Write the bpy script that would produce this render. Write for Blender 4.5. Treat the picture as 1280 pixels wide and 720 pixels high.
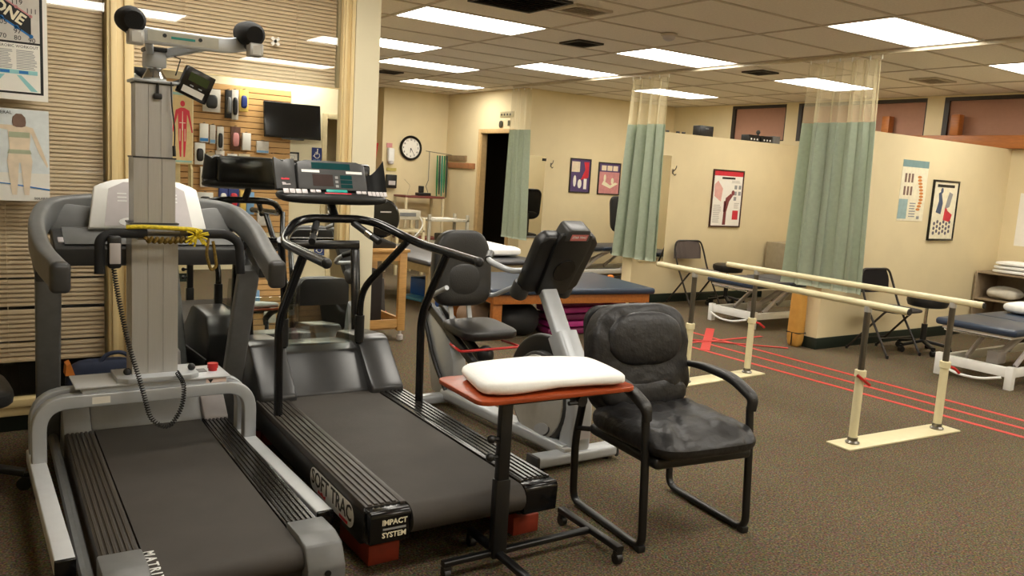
import bpy, bmesh, math, random
from math import sin, cos, pi, radians as R
from mathutils import Vector as V, Matrix as M4
random.seed(7)
for o in list(bpy.data.objects): bpy.data.objects.remove(o)
scene = bpy.context.scene
COL = scene.collection

# ------------------------------------------------------------------ camera
YAW, PITCH, ROLL, FPX, CAMH = 0.601542, 0.137944, 0.059973, 1031.6, 1.5
_f = V((sin(YAW)*cos(PITCH), cos(YAW)*cos(PITCH), -sin(PITCH)))
_r0 = V((cos(YAW), -sin(YAW), 0)); _u0 = _r0.cross(_f)
_r = cos(ROLL)*_r0 + sin(ROLL)*_u0; _u = -sin(ROLL)*_r0 + cos(ROLL)*_u0
cam = bpy.data.objects.new('camera', bpy.data.cameras.new('camera'))
COL.objects.link(cam)
m = M4.Identity(4)
for i in range(3):
    m[i][0], m[i][1], m[i][2] = _r[i], _u[i], -_f[i]
m[2][3] = CAMH
cam.matrix_world = m
cam.data.sensor_width = 36; cam.data.lens = FPX/1280*36; cam.data.clip_start = .05
scene.camera = cam
# pixel of the photograph -> point on a plane of the room
def ray(x, y): return _f + _r*((x-640)/FPX) - _u*((y-360)/FPX)
def PY(x, y, Y): d = ray(x, y); return V((0, 0, CAMH)) + d*(Y/d.y)
def PX(x, y, X): d = ray(x, y); return V((0, 0, CAMH)) + d*(X/d.x)
def PZ(x, y, Z): d = ray(x, y); return V((0, 0, CAMH)) + d*((Z-CAMH)/d.z)

# ------------------------------------------------------------------ world, exposure
w = bpy.data.worlds.new('world'); scene.world = w; w.use_nodes = True
w.node_tree.nodes['Background'].inputs[0].default_value = (.012, .014, .02, 1)
w.node_tree.nodes['Background'].inputs[1].default_value = 1
scene.view_settings.view_transform = 'Standard'; scene.view_settings.look = 'None'
scene.view_settings.gamma = 1; scene.view_settings.use_curve_mapping = False
scene.view_settings.exposure = 0.0
LAMP_STRENGTH = 17
LAMP_COLOUR = (1, .945, .84)

# ------------------------------------------------------------------ materials
MATS = {}
def lin(c):
    return tuple(((v/255)/12.92 if v/255 <= .04045 else ((v/255+.055)/1.055)**2.4) for v in c)
def mat(name, rgb, rough=.5, metal=0, var=.08, scale=20, bump=0, bscale=200, spec=.5, coat=0, stretch=None):
    """principled with a little procedural colour variation; rgb in 0-255 sRGB"""
    if name in MATS: return MATS[name]
    mm = bpy.data.materials.new(name); mm.use_nodes = True
    nt = mm.node_tree; b = nt.nodes['Principled BSDF']
    c = lin(rgb)
    b.inputs['Roughness'].default_value = rough; b.inputs['Metallic'].default_value = metal
    b.inputs['Specular IOR Level'].default_value = spec
    b.inputs['Coat Weight'].default_value = coat
    tc = nt.nodes.new('ShaderNodeTexCoord'); src = tc.outputs['Object']
    if stretch:
        mp = nt.nodes.new('ShaderNodeMapping'); mp.inputs['Scale'].default_value = stretch
        nt.links.new(src, mp.inputs['Vector']); src = mp.outputs['Vector']
    n = nt.nodes.new('ShaderNodeTexNoise'); n.inputs['Scale'].default_value = scale; n.inputs['Detail'].default_value = 4
    nt.links.new(src, n.inputs['Vector'])
    r = nt.nodes.new('ShaderNodeValToRGB')
    r.color_ramp.elements[0].position = .3; r.color_ramp.elements[1].position = .7
    r.color_ramp.elements[0].color = (*[v*(1-var) for v in c], 1); r.color_ramp.elements[1].color = (*[min(1, v*(1+var)) for v in c], 1)
    nt.links.new(n.outputs['Fac'], r.inputs['Fac']); nt.links.new(r.outputs['Color'], b.inputs['Base Color'])
    if bump:
        n2 = nt.nodes.new('ShaderNodeTexNoise'); n2.inputs['Scale'].default_value = bscale; n2.inputs['Detail'].default_value = 3
        nt.links.new(src, n2.inputs['Vector'])
        bp = nt.nodes.new('ShaderNodeBump'); bp.inputs['Strength'].default_value = bump; bp.inputs['Distance'].default_value = .01
        nt.links.new(n2.outputs['Fac'], bp.inputs['Height']); nt.links.new(bp.outputs['Normal'], b.inputs['Normal'])
    MATS[name] = mm
    return mm
def emat(name, rgb, strength):
    if name in MATS: return MATS[name]
    mm = bpy.data.materials.new(name); mm.use_nodes = True; nt = mm.node_tree
    nt.nodes.remove(nt.nodes['Principled BSDF'])
    e = nt.nodes.new('ShaderNodeEmission'); e.inputs[0].default_value = (*rgb, 1); e.inputs[1].default_value = strength
    nt.links.new(e.outputs[0], nt.nodes['Material Output'].inputs[0]); MATS[name] = mm
    return mm
def mirror_mat():
    mm = bpy.data.materials.new('mirror_glass'); mm.use_nodes = True; b = mm.node_tree.nodes['Principled BSDF']
    b.inputs['Base Color'].default_value = (.86, .87, .84, 1); b.inputs['Metallic'].default_value = 1; b.inputs['Roughness'].default_value = 0
    return mm
def glass_mat(name, tint, rough=0, ior=1.5, clear=1.0):
    mm = bpy.data.materials.new(name); mm.use_nodes = True; nt = mm.node_tree
    nt.nodes.remove(nt.nodes['Principled BSDF'])
    t = nt.nodes.new('ShaderNodeBsdfTransparent'); t.inputs[0].default_value = (*tint, 1)
    g = nt.nodes.new('ShaderNodeBsdfGlossy'); g.inputs['Roughness'].default_value = rough
    f = nt.nodes.new('ShaderNodeFresnel'); f.inputs['IOR'].default_value = ior
    ge = nt.nodes.new('ShaderNodeNewGeometry'); mr = nt.nodes.new('ShaderNodeMapRange')   # same reflectance from both faces of the pane
    mr.inputs[3].default_value = ior; mr.inputs[4].default_value = 1/ior
    nt.links.new(ge.outputs['Backfacing'], mr.inputs[0]); nt.links.new(mr.outputs[0], f.inputs['IOR'])
    x = nt.nodes.new('ShaderNodeMixShader')
    nt.links.new(f.outputs[0], x.inputs[0]); nt.links.new(t.outputs[0], x.inputs[1]); nt.links.new(g.outputs[0], x.inputs[2])
    nt.links.new(x.outputs[0], nt.nodes['Material Output'].inputs[0])
    return mm
def net_mat():
    """open curtain netting: threads with holes between them"""
    mm = bpy.data.materials.new('curtain_net'); mm.use_nodes = True; nt = mm.node_tree
    b = nt.nodes['Principled BSDF']; b.inputs['Base Color'].default_value = (*lin((226, 214, 176)), 1); b.inputs['Roughness'].default_value = .8
    tc = nt.nodes.new('ShaderNodeTexCoord'); ck = nt.nodes.new('ShaderNodeTexChecker'); ck.inputs['Scale'].default_value = 320
    nt.links.new(tc.outputs['Object'], ck.inputs['Vector'])
    mr = nt.nodes.new('ShaderNodeMapRange'); mr.inputs[3].default_value = .12; mr.inputs[4].default_value = .62
    nt.links.new(ck.outputs['Fac'], mr.inputs[0])
    t = nt.nodes.new('ShaderNodeBsdfTransparent'); x = nt.nodes.new('ShaderNodeMixShader')
    nt.links.new(mr.outputs[0], x.inputs[0]); nt.links.new(t.outputs[0], x.inputs[1]); nt.links.new(b.outputs[0], x.inputs[2])
    nt.links.new(x.outputs[0], nt.nodes['Material Output'].inputs[0])
    return mm
def carpet_mat():
    mm = bpy.data.materials.new('carpet'); mm.use_nodes = True; nt = mm.node_tree; b = nt.nodes['Principled BSDF']
    b.inputs['Roughness'].default_value = .95; b.inputs['Specular IOR Level'].default_value = .1
    tc = nt.nodes.new('ShaderNodeTexCoord')
    n = nt.nodes.new('ShaderNodeTexNoise'); n.inputs['Scale'].default_value = 120; n.inputs['Detail'].default_value = 5
    v = nt.nodes.new('ShaderNodeTexVoronoi'); v.inputs['Scale'].default_value = 110
    n3 = nt.nodes.new('ShaderNodeTexNoise'); n3.inputs['Scale'].default_value = 1.3; n3.inputs['Detail'].default_value = 3
    for q in (n, v, n3): nt.links.new(tc.outputs['Object'], q.inputs['Vector'])
    r = nt.nodes.new('ShaderNodeValToRGB'); el = r.color_ramp.elements
    el[0].position = .30; el[0].color = (*lin((62, 55, 45)), 1); el[1].position = .72; el[1].color = (*lin((146, 128, 102)), 1)
    e = el.new(.5); e.color = (*lin((104, 92, 73)), 1)
    nt.links.new(n.outputs['Fac'], r.inputs['Fac'])
    hs = nt.nodes.new('ShaderNodeMixRGB'); hs.blend_type = 'SOFT_LIGHT'; hs.inputs[0].default_value = .35
    nt.links.new(r.outputs['Color'], hs.inputs[1]); nt.links.new(v.outputs['Color'], hs.inputs[2])
    mx = nt.nodes.new('ShaderNodeMixRGB'); mx.blend_type = 'MULTIPLY'; mx.inputs[0].default_value = .25
    nt.links.new(hs.outputs[0], mx.inputs[1]); nt.links.new(n3.outputs['Fac'], mx.inputs[2])
    nt.links.new(mx.outputs[0], b.inputs['Base Color'])
    bp = nt.nodes.new('ShaderNodeBump'); bp.inputs['Strength'].default_value = .6; bp.inputs['Distance'].default_value = .01
    nt.links.new(n.outputs['Fac'], bp.inputs['Height']); nt.links.new(bp.outputs['Normal'], b.inputs['Normal'])
    return mm
MIR = mirror_mat(); GLASS = glass_mat('window_glass', (.93, .94, .92), ior=1.55); ACRYL = glass_mat('clear_acrylic', (.8, .83, .8), ior=1.6)
NET = net_mat(); CARPET = carpet_mat()
CREAM = mat('cream_wall', (224, 208, 168), .75, var=.03, scale=3, bump=.12, bscale=90)
CREAM2 = mat('cream_trim', (228, 204, 150), .5, var=.03, scale=4)
WHITEWALL = mat('pale_wall', (232, 222, 190), .7, var=.02, scale=4)
TILE = mat('ceiling_tile', (232, 224, 212), .9, var=.06, scale=60, bump=.5, bscale=160)
GRID = mat('ceiling_grid', (196, 184, 168), .6, var=.02)
BLACKBASE = mat('black_baseboard', (22, 34, 26), .5, var=.1)
SLAT = mat('blind_slat', (240, 212, 180), .5, var=.03, scale=6)
PINKSLAT = mat('far_blind', (182, 138, 116), .6, var=.03)
DARK = mat('night_dark', (14, 14, 16), .4)
BLK = mat('black_plastic', (26, 26, 26), .42, var=.12)
BLKG = mat('black_gloss', (14, 14, 15), .18, var=.1)
BLKP = mat('black_powdercoat', (20, 20, 21), .35, var=.1)
FOAM = mat('black_foam', (30, 30, 31), .85, var=.15, bump=.3, bscale=300)
RUB = mat('tread_belt', (64, 59, 54), .72, var=.10, scale=6, bump=.25, bscale=500)
RIB = mat('ribbed_side', (60, 54, 48), .4, var=.12, scale=9)
RIBG = mat('ribbed_gloss', (34, 32, 30), .22, var=.15, scale=9)
LEATH = mat('black_leather', (29, 28, 29), .46, var=.18, scale=9, bump=.75, bscale=17)
VINYL = mat('black_vinyl', (30, 29, 28), .42, var=.12, bump=.15, bscale=120)
SILV = mat('silver_paint', (186, 190, 194), .35, metal=.25, var=.03)
SILVL = mat('silver_light', (218, 221, 224), .32, metal=.2, var=.03)
ALU = mat('aluminium', (196, 195, 192), .36, metal=.45, var=.04, scale=8, stretch=(40, 40, 1))
CHROME = mat('chrome', (200, 198, 190), .14, metal=1, var=.03)
DKGREY = mat('dark_grey_plastic', (62, 62, 62), .4, var=.1)
MIDGREY = mat('mid_grey_plastic', (112, 113, 113), .4, var=.08)
LTGREY = mat('light_grey_plastic', (194, 188, 188), .35, var=.04)
WHITE = mat('white_plastic', (236, 236, 232), .4, var=.02)
CLOTH = mat('white_cloth', (246, 246, 243), .85, var=.02, bump=.15, bscale=40)
PAPER = mat('white_paper', (238, 234, 224), .6, var=.02)
CHERRY = mat('cherry_wood', (156, 66, 30), .3, var=.22, scale=6, stretch=(1, 14, 14))
OAK = mat('light_oak', (196, 152, 92), .45, var=.12, scale=5, stretch=(2, 2, 16))
ORWOOD = mat('orange_wood', (172, 104, 46), .42, var=.14, scale=5, stretch=(12, 2, 12))
BRICKRED = mat('red_block', (150, 54, 30), .7, var=.15)
NAVY = mat('navy_vinyl', (40, 54, 74), .36, var=.06, scale=5)
GREYV = mat('grey_vinyl', (62, 62, 66), .4, var=.06)
GREEN = mat('green_curtain', (184, 195, 175), .85, var=.05, scale=30, bump=.15, bscale=300)
BARCREAM = mat('cream_rail', (226, 216, 176), .35, var=.03)
STEEL = mat('brushed_steel', (120, 116, 108), .3, metal=.9, var=.06)
RED = mat('red_tape', (196, 54, 46), .6, var=.08)
REDP = mat('red_plastic', (190, 30, 30), .35)
YEL = mat('yellow_rope', (220, 196, 40), .7, var=.25, scale=90)
ROPEDK = mat('dark_rope', (120, 96, 30), .7, var=.4, scale=120)
PURP = mat('purple_step', (112, 28, 74), .5, var=.1)
BLUE = mat('blue_plastic', (26, 84, 170), .45, var=.08)
ORANGE = mat('orange_cloth', (206, 120, 40), .7, var=.1)
TANBAG = mat('tan_bolster', (190, 140, 62), .6, var=.1, scale=12)
NAVYCL = mat('navy_cloth', (34, 42, 64), .8, var=.12)
SLATW = mat('slat_board', (206, 162, 104), .5, var=.08, scale=5, stretch=(2, 16, 16))
SLATGROOVE = mat('slat_groove', (120, 84, 50), .6)
BEIGEM = mat('beige_metal', (196, 184, 156), .45, var=.04)
TEAL = mat('teal_print', (26, 150, 140), .4); PRED = mat('red_print', (206, 44, 60), .45); PBLK = mat('black_print', (18, 18, 18), .5)
PGREY = mat('grey_print', (150, 150, 150), .6); PBLUE = mat('blue_print', (40, 120, 190), .5); PSKIN = mat('skin_print', (230, 212, 186), .6)
PHAIR = mat('brown_print', (124, 98, 84), .6); PLT = mat('pale_blue_print', (222, 228, 228), .6); PMAR = mat('maroon_print', (120, 40, 48), .6)
PORG = mat('orange_print', (206, 130, 60), .6); PPUR = mat('purple_print', (84, 64, 110), .6); PPINK = mat('pink_print', (206, 140, 140), .6)
PGRN = mat('green_print', (176, 182, 152), .6); PCREAM = mat('cream_print', (236, 228, 200), .6); PDKBL = mat('navy_print', (30, 50, 120), .5)
SCREEN = mat('dark_screen', (10, 10, 11), .15); LCD = mat('green_lcd', (52, 66, 30), .25); LCDT = mat('teal_lcd', (16, 60, 62), .2); LCDB = mat('brown_lcd', (64, 52, 50), .25)
LAMP = emat('lamp_diffuser', LAMP_COLOUR, LAMP_STRENGTH)

# ------------------------------------------------------------------ geometry helpers
def B(): return bmesh.new()
def merge(bm, t, mtx=None):
    if mtx is not None: bmesh.ops.transform(t, matrix=mtx, verts=t.verts)
    me = bpy.data.meshes.new('t'); t.to_mesh(me); t.free(); bm.from_mesh(me); bpy.data.meshes.remove(me)
    return bm
def rot(rx=0, ry=0, rz=0):
    return M4.Rotation(R(rz), 4, 'Z') @ M4.Rotation(R(ry), 4, 'Y') @ M4.Rotation(R(rx), 4, 'X')
def box(bm, c, s, r=(0, 0, 0), bev=0, seg=2):
    t = B(); bmesh.ops.create_cube(t, size=1)
    bmesh.ops.scale(t, vec=V(s), verts=t.verts)
    if bev: bmesh.ops.bevel(t, geom=list(t.edges), offset=min(bev, min(s)*.49), segments=seg, affect='EDGES', profile=.5)
    return merge(bm, t, M4.Translation(V(c)) @ rot(*r))
def bx(bm, x0, x1, y0, y1, z0, z1, bev=0, seg=2):
    return box(bm, ((x0+x1)/2, (y0+y1)/2, (z0+z1)/2), (abs(x1-x0), abs(y1-y0), abs(z1-z0)), bev=bev, seg=seg)
def fillet(pts, rad, n=5, closed=False):
    pts = [V(p) for p in pts]; out = []
    N = len(pts)
    for i, p in enumerate(pts):
        if not closed and (i == 0 or i == N-1): out.append(p); continue
        a = pts[i-1]-p; b = pts[(i+1) % N]-p
        d = min(rad, a.length*.48, b.length*.48)
        a.normalize(); b.normalize()
        if d < 1e-5 or a.angle(b) > 3.1: out.append(p); continue
        s, e = p+a*d, p+b*d
        for k in range(n+1):
            t = k/n; out.append((1-t)**2*s + 2*t*(1-t)*p + t*t*e)
    return out
def frames(pts, closed=False, up=None):
    n = len(pts); fr = []
    tang = []
    for i in range(n):
        a = pts[i-1] if (i > 0 or closed) else pts[i]
        b = pts[(i+1) % n] if (i < n-1 or closed) else pts[i]
        t = (b-a); t = t.normalized() if t.length > 1e-9 else V((0, 0, 1)); tang.append(t)
    u = V(up) if up else (V((0, 0, 1)) if abs(tang[0].z) < .9 else V((1, 0, 0)))
    for t in tang:
        s = t.cross(u)
        if s.length < 1e-4: s = t.orthogonal()
        s.normalize(); nn = s.cross(t).normalized()
        if not up: u = nn
        fr.append((s, nn))
    return fr
def sweep(bm, pts, prof, closed=False, up=None, scl=None, caps=True):
    pts = [V(p) for p in pts]; fr = frames(pts, closed, up); rings = []
    for i, p in enumerate(pts):
        k = scl[i] if scl else 1
        rings.append([bm.verts.new(p+fr[i][0]*a*k+fr[i][1]*b*k) for a, b in prof])
    n = len(rings); m_ = len(prof)
    for i in range(n if closed else n-1):
        A_, B_ = rings[i], rings[(i+1) % n]
        for j in range(m_):
            try: bm.faces.new((A_[j], B_[j], B_[(j+1) % m_], A_[(j+1) % m_]))
            except ValueError: pass
    if caps and not closed:
        try:
            bm.faces.new(rings[0]); bm.faces.new(rings[-1][::-1])
        except ValueError: pass
    return bm
def circ(r, n=10, ry=None): return [(r*cos(2*pi*i/n), (ry or r)*sin(2*pi*i/n)) for i in range(n)]
def rrect(w_, h_, r=.0, n=3):
    if r <= 0: return [(-w_/2, -h_/2), (w_/2, -h_/2), (w_/2, h_/2), (-w_/2, h_/2)]
    o = []
    for cx, cy, a0 in ((w_/2-r, -h_/2+r, -90), (w_/2-r, h_/2-r, 0), (-w_/2+r, h_/2-r, 90), (-w_/2+r, -h_/2+r, 180)):
        for k in range(n+1):
            a = R(a0+90*k/n); o.append((cx+r*cos(a), cy+r*sin(a)))
    return o
def tube(bm, pts, r, seg=10, fil=0, closed=False, scl=None, n=5):
    if fil: pts = fillet(pts, fil, n, closed)
    return sweep(bm, pts, circ(r, seg), closed, None, scl)
def bar(bm, pts, w_, h_, fil=0, up=(0, 0, 1), r=0, closed=False, n=5):
    if fil: pts = fillet(pts, fil, n, closed)
    return sweep(bm, pts, rrect(w_, h_, r), closed, up)
def cyl(bm, a, b, r, seg=14, r2=None):
    a, b = V(a), V(b)
    return sweep(bm, [a, b], circ(r, seg), scl=[1, (r2 or r)/r])
def lathe(bm, prof, c=(0, 0, 0), seg=20, mtx=None, caps=True):
    rings = []
    Mx = mtx if mtx is not None else M4.Translation(V(c))
    for r_, z_ in prof:
        rings.append([bm.verts.new(Mx @ V((max(r_, 1e-4)*cos(2*pi*i/seg), max(r_, 1e-4)*sin(2*pi*i/seg), z_))) for i in range(seg)])
    for a, b in zip(rings, rings[1:]):
        for j in range(seg): bm.faces.new((a[j], a[(j+1) % seg], b[(j+1) % seg], b[j]))
    if caps: bm.faces.new(rings[0][::-1]); bm.faces.new(rings[-1])
    return bm
def prism(bm, poly, h, mtx=None, bev=0):
    t = B(); vs = [t.verts.new((x, y, 0)) for x, y in poly]; f = t.faces.new(vs)
    e = bmesh.ops.extrude_face_region(t, geom=[f])
    bmesh.ops.translate(t, vec=V((0, 0, h)), verts=[g for g in e['geom'] if isinstance(g, bmesh.types.BMVert)])
    bmesh.ops.recalc_face_normals(t, faces=t.faces)
    if bev: bmesh.ops.bevel(t, geom=list(t.edges), offset=bev, segments=2, affect='EDGES', profile=.5)
    return merge(bm, t, mtx)
def se(v, e): return math.copysign(abs(v)**e, v)
def cushion(bm, c, s, e1=.5, e2=.35, r=(0, 0, 0), nu=28, nv=14, fn=None):
    """superellipsoid pad: s = half sizes"""
    Mx = M4.Translation(V(c)) @ rot(*r); rows = []
    for j in range(1, nv):
        ph = -pi/2+pi*j/nv
        row = []
        for i in range(nu):
            th = 2*pi*i/nu
            p = V((s[0]*se(cos(ph), e1)*se(cos(th), e2), s[1]*se(cos(ph), e1)*se(sin(th), e2), s[2]*se(sin(ph), e1)))
            if fn: p = fn(p)
            row.append(bm.verts.new(Mx @ p))
        rows.append(row)
    for a, b in zip(rows, rows[1:]):
        for i in range(nu): bm.faces.new((a[i], a[(i+1) % nu], b[(i+1) % nu], b[i]))
    p0 = V((0, 0, -s[2])); p1 = V((0, 0, s[2]))
    if fn: p0, p1 = fn(p0), fn(p1)
    lo = bm.verts.new(Mx @ p0); hi = bm.verts.new(Mx @ p1)
    for i in range(nu):
        bm.faces.new((rows[0][(i+1) % nu], rows[0][i], lo)); bm.faces.new((rows[-1][i], rows[-1][(i+1) % nu], hi))
    return bm
def ball(bm, c, r, seg=14):
    t = B(); bmesh.ops.create_uvsphere(t, u_segments=seg, v_segments=max(6, seg//2+1), radius=1)
    rr = (r, r, r) if not hasattr(r, '__len__') else r
    bmesh.ops.scale(t, vec=V(rr), verts=t.verts); return merge(bm, t, M4.Translation(V(c)))
def sheet(bm, fn, nu, nv, thick=0):
    g = [[bm.verts.new(fn(i/nu, j/nv)) for j in range(nv+1)] for i in range(nu+1)]
    fs = [bm.faces.new((g[i][j], g[i+1][j], g[i+1][j+1], g[i][j+1])) for i in range(nu) for j in range(nv)]
    if thick:
        bmesh.ops.solidify(bm, geom=fs, thickness=thick)
    return bm
def flat(bm, pts): bm.faces.new([bm.verts.new(V(p)) for p in pts]); return bm
ROOTM = {}
def thing(name, label, cat, loc=(0, 0, 0), rz=0, group=None, kind=None):
    o = bpy.data.objects.new(name, None); COL.objects.link(o); o.location = loc; o.rotation_euler = (0, 0, R(rz))
    o.empty_display_size = .1
    ROOTM[o.name] = M4.Translation(V(loc)) @ M4.Rotation(R(rz), 4, 'Z')
    if kind: o['kind'] = kind
    if label: o['label'] = label
    if cat: o['category'] = cat
    if group: o['group'] = group
    return o
def obj(name, bm, mt, parent=None, w=False, smooth=40, label=None):
    """one mesh object; w=True: vertices are in room coordinates"""
    if w and parent is not None:
        bmesh.ops.transform(bm, matrix=worldm(parent).inverted(), verts=bm.verts)
    bmesh.ops.recalc_face_normals(bm, faces=bm.faces)
    me = bpy.data.meshes.new(name); bm.to_mesh(me); bm.free()
    if mt: me.materials.append(mt)
    if smooth:
        me.shade_smooth(); me.set_sharp_from_angle(angle=R(smooth))
    o = bpy.data.objects.new(name, me); COL.objects.link(o)
    if parent is not None: o.parent = parent
    if label: o['label'] = label
    return o
def worldm(o):
    mm = M4.Identity(4); chain = []
    while o is not None: chain.append(o); o = o.parent
    for q in reversed(chain):
        mm = mm @ M4.Translation(q.location) @ q.rotation_euler.to_matrix().to_4x4()
    return mm
def single(name, bm, mt, label, cat, group=None, smooth=40, base=None):
    """a thing that is one mesh, built in room coordinates; its origin goes to its base"""
    cs = [v.co for v in bm.verts]
    c = V(base) if base else V(((min(v.x for v in cs)+max(v.x for v in cs))/2, (min(v.y for v in cs)+max(v.y for v in cs))/2, min(v.z for v in cs)))
    bmesh.ops.translate(bm, vec=-c, verts=bm.verts)
    o = obj(name, bm, mt, smooth=smooth); o.location = c
    o['label'] = label; o['category'] = cat
    if group: o['group'] = group
    return o
def struct(name, bm, mt, smooth=40, label=None):
    o = obj(name, bm, mt, smooth=smooth); o['kind'] = 'structure'
    if label: o['label'] = label
    return o
def copy_tree(o, parent=None):
    c = o.copy(); COL.objects.link(c); c.parent = parent
    for ch in list(o.children): copy_tree(ch, c)
    return c
def text(bm, s, size, mtx, align='CENTER', ext=.0006, bold=0, space=1):
    cu = bpy.data.curves.new('txt', 'FONT'); cu.body = s; cu.size = size; cu.align_x = align; cu.align_y = 'CENTER'
    cu.extrude = ext; cu.resolution_u = 2; cu.offset = bold; cu.space_character = space
    o = bpy.data.objects.new('txt', cu); COL.objects.link(o)
    dg = bpy.context.evaluated_depsgraph_get(); me = bpy.data.meshes.new_from_object(o.evaluated_get(dg))
    bpy.data.objects.remove(o); bpy.data.curves.remove(cu)
    t = B(); t.from_mesh(me); bpy.data.meshes.remove(me)
    return merge(bm, t, mtx)
def face_m(p, right, up):
    """matrix whose x = right, y = up on a surface through p"""
    r_ = V(right).normalized(); u_ = V(up); u_ = (u_-r_*u_.dot(r_)).normalized(); n_ = r_.cross(u_)
    mm = M4.Identity(4)
    for i in range(3): mm[i][0], mm[i][1], mm[i][2], mm[i][3] = r_[i], u_[i], n_[i], V(p)[i]
    return mm
def patch(bm, mtx, x0, x1, y0, y1, t=.0006, lift=0): return box_m(bm, mtx, x0, x1, y0, y1, lift, lift+t)
def box_m(bm, mtx, x0, x1, y0, y1, z0, z1, bev=0):
    t = B(); bx(t, x0, x1, y0, y1, z0, z1, bev=bev); return merge(bm, t, mtx)
def polyp(bm, mtx, pts, t=.0006, lift=0): return prism(bm, pts, t, mtx @ M4.Translation(V((0, 0, lift))))
def ell(cx, cy, rx, ry, n=14, a=0): 
    return [(cx+rx*cos(2*pi*i/n)*cos(a)-ry*sin(2*pi*i/n)*sin(a), cy+rx*cos(2*pi*i/n)*sin(a)+ry*sin(2*pi*i/n)*cos(a)) for i in range(n)]
# ------------------------------------------------------------------ the setting
CEIL = 2.755; WY = 4.9; XR = 10.1; BY = -1.4
bm = B(); bx(bm, -1.9, 10.2, -2.9, 13.2, -.1, 0); struct('floor', bm, CARPET)
# ceiling: grid of T bars and separate lay-in tiles
GX, GY = 1.22, .61
ceil = B()
def in_room(x, y): return not (x > 7.1 and y > 10.25) and not (x > 5.9 and y > 12.6)
xs = [3.11+GX*i for i in range(-4, 7)]; ys = [3.515+GY*k for k in range(-8, 17)]
for x in xs:
    x_ = min(x, XR-.01); y1 = 10.2 if x_ > 7.1 else (12.53 if x_ > 5.9 else 13.0)
    bx(ceil, x_-.011, x_+.011, BY, y1, CEIL-.006, CEIL+.02)
for y in ys:
    if y > 13.0: continue
    x1 = XR if y < 10.2 else (7.07 if y < 12.53 else 5.87)
    bx(ceil, -1.8, x1, y-.011, y+.011, CEIL-.005, CEIL+.02)
bx(ceil, -1.9, 10.2, -2.9, 13.2, CEIL+.12, CEIL+.2)
ceiling = struct('ceiling', ceil, GRID, smooth=0)
LIGHTS = [(c, k) for c, k in [(0, 4), (0, 7), (1, 9), (2, 0), (2, 4), (2, 7), (2, 12), (4, 0), (4, 4), (4, 8), (-2, -4), (0, -4), (0, -8), (0, 0), (-2, 0), (2, -4), (4, -4), (2, -8)]]  # last three are out of view, assumed from the grid, added for their light
VENTS = {(1, 4): 'diff', (3, 3): 'diff2', (0, 2): 'dark', (1, 11): 'dk2', (5, 2): 'diff3', (0, 1): 'grey'}
tb = B(); box(tb, (0, 0, .012), (GX-.024, GY-.024, .02), bev=.003, seg=1)
tile0 = obj('ceiling_tile', tb, TILE, ceiling, smooth=0)
te = B(); box(te, (-.14, 0, .012), (GX-.30, GY-.024, .02)); tile_edge = obj('ceiling_tile', te, TILE, ceiling, smooth=0)
first = {True: tile0, False: tile_edge}; used = {True: False, False: False}
for i in range(-4, 6):
    for k in range(-8, 16):
        cx, cy = 3.72+GX*i, 3.82+GY*k
        if (i, k) in LIGHTS or not in_room(cx, cy) or cy > 12.9: continue
        full = i < 5
        if not used[full]: t = first[full]; used[full] = True
        else: t = first[full].copy(); COL.objects.link(t)
        t.location = (cx, cy, CEIL)
th = B(); bx(th, 6.782-7.07, -.002, -GY/2+.012, GY/2-.012, .002, .022); tile_half = obj('ceiling_tile', th, TILE, ceiling, smooth=0); tile_half.location = (7.07, 3.82+GY*11, CEIL)
for k in (12, 13, 14):
    t = tile_half.copy(); COL.objects.link(t); t.location = (7.07, 3.82+GY*k, CEIL)
# recessed fluorescent troffers
def troffer(cx, cy, lab):
    t = thing('ceiling_light', lab, 'ceiling light', (cx, cy, CEIL), group='fluorescent ceiling lights')
    f = B(); a, b_ = GX/2-.012, GY/2-.012
    for s in (-1, 1):
        bx(f, -a, a, s*b_-.02*(s > 0), s*b_+.02*(s < 0), -.004, .05); bx(f, s*a-.02*(s > 0), s*a+.02*(s < 0), -b_+.02, b_-.02, -.004, .05)
    bx(f, -a, a, -b_, b_, .05, .06)
    obj('frame', f, WHITE, t, smooth=0)
    d = B(); bx(d, -a+.021, a-.021, -b_+.021, b_-.021, .006, .014); obj('diffuser', d, LAMP, t, smooth=0)
LLAB = {(0, 4): 'lit ceiling light beside the large dark square ceiling vent', (0, 7): 'lit ceiling light half hidden by the cream column', (1, 9): 'lit ceiling light over the grey mat table',
        (2, 0): 'lit ceiling light over the parallel bars', (2, 4): 'lit ceiling light beside the smoke detector dome', (2, 7): 'lit ceiling light over the blue mat table beside the curtain track',
        (2, 12): 'lit ceiling light in front of the wall clock', (4, 0): 'lit ceiling light over the cream partition with the spine posters', (4, 4): 'lit ceiling light behind the netting of the wide green curtain',
        (-2, -4): 'lit ceiling light over the open floor in front of the grey treadmill', (0, -4): 'lit ceiling light over the floor between slat wall and guest chair', (0, -8): 'lit ceiling light close to the television and slat wall',
        (0, 0): 'lit ceiling light over the black treadmill', (-2, 0): 'lit ceiling light over the grey treadmill and lift frame', (2, -4): 'added unseen ceiling light over the bare carpet before the parallel bars', (4, -4): 'added unseen ceiling light near the right wall on the camera side', (2, -8): 'added unseen ceiling light beside the doorway with cream casing',
        (4, 8): 'lit ceiling light behind the narrower green curtain'}
for c, k in LIGHTS:
    troffer(3.72+GX*c, 3.82+GY*k, LLAB[(c, k)])
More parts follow.
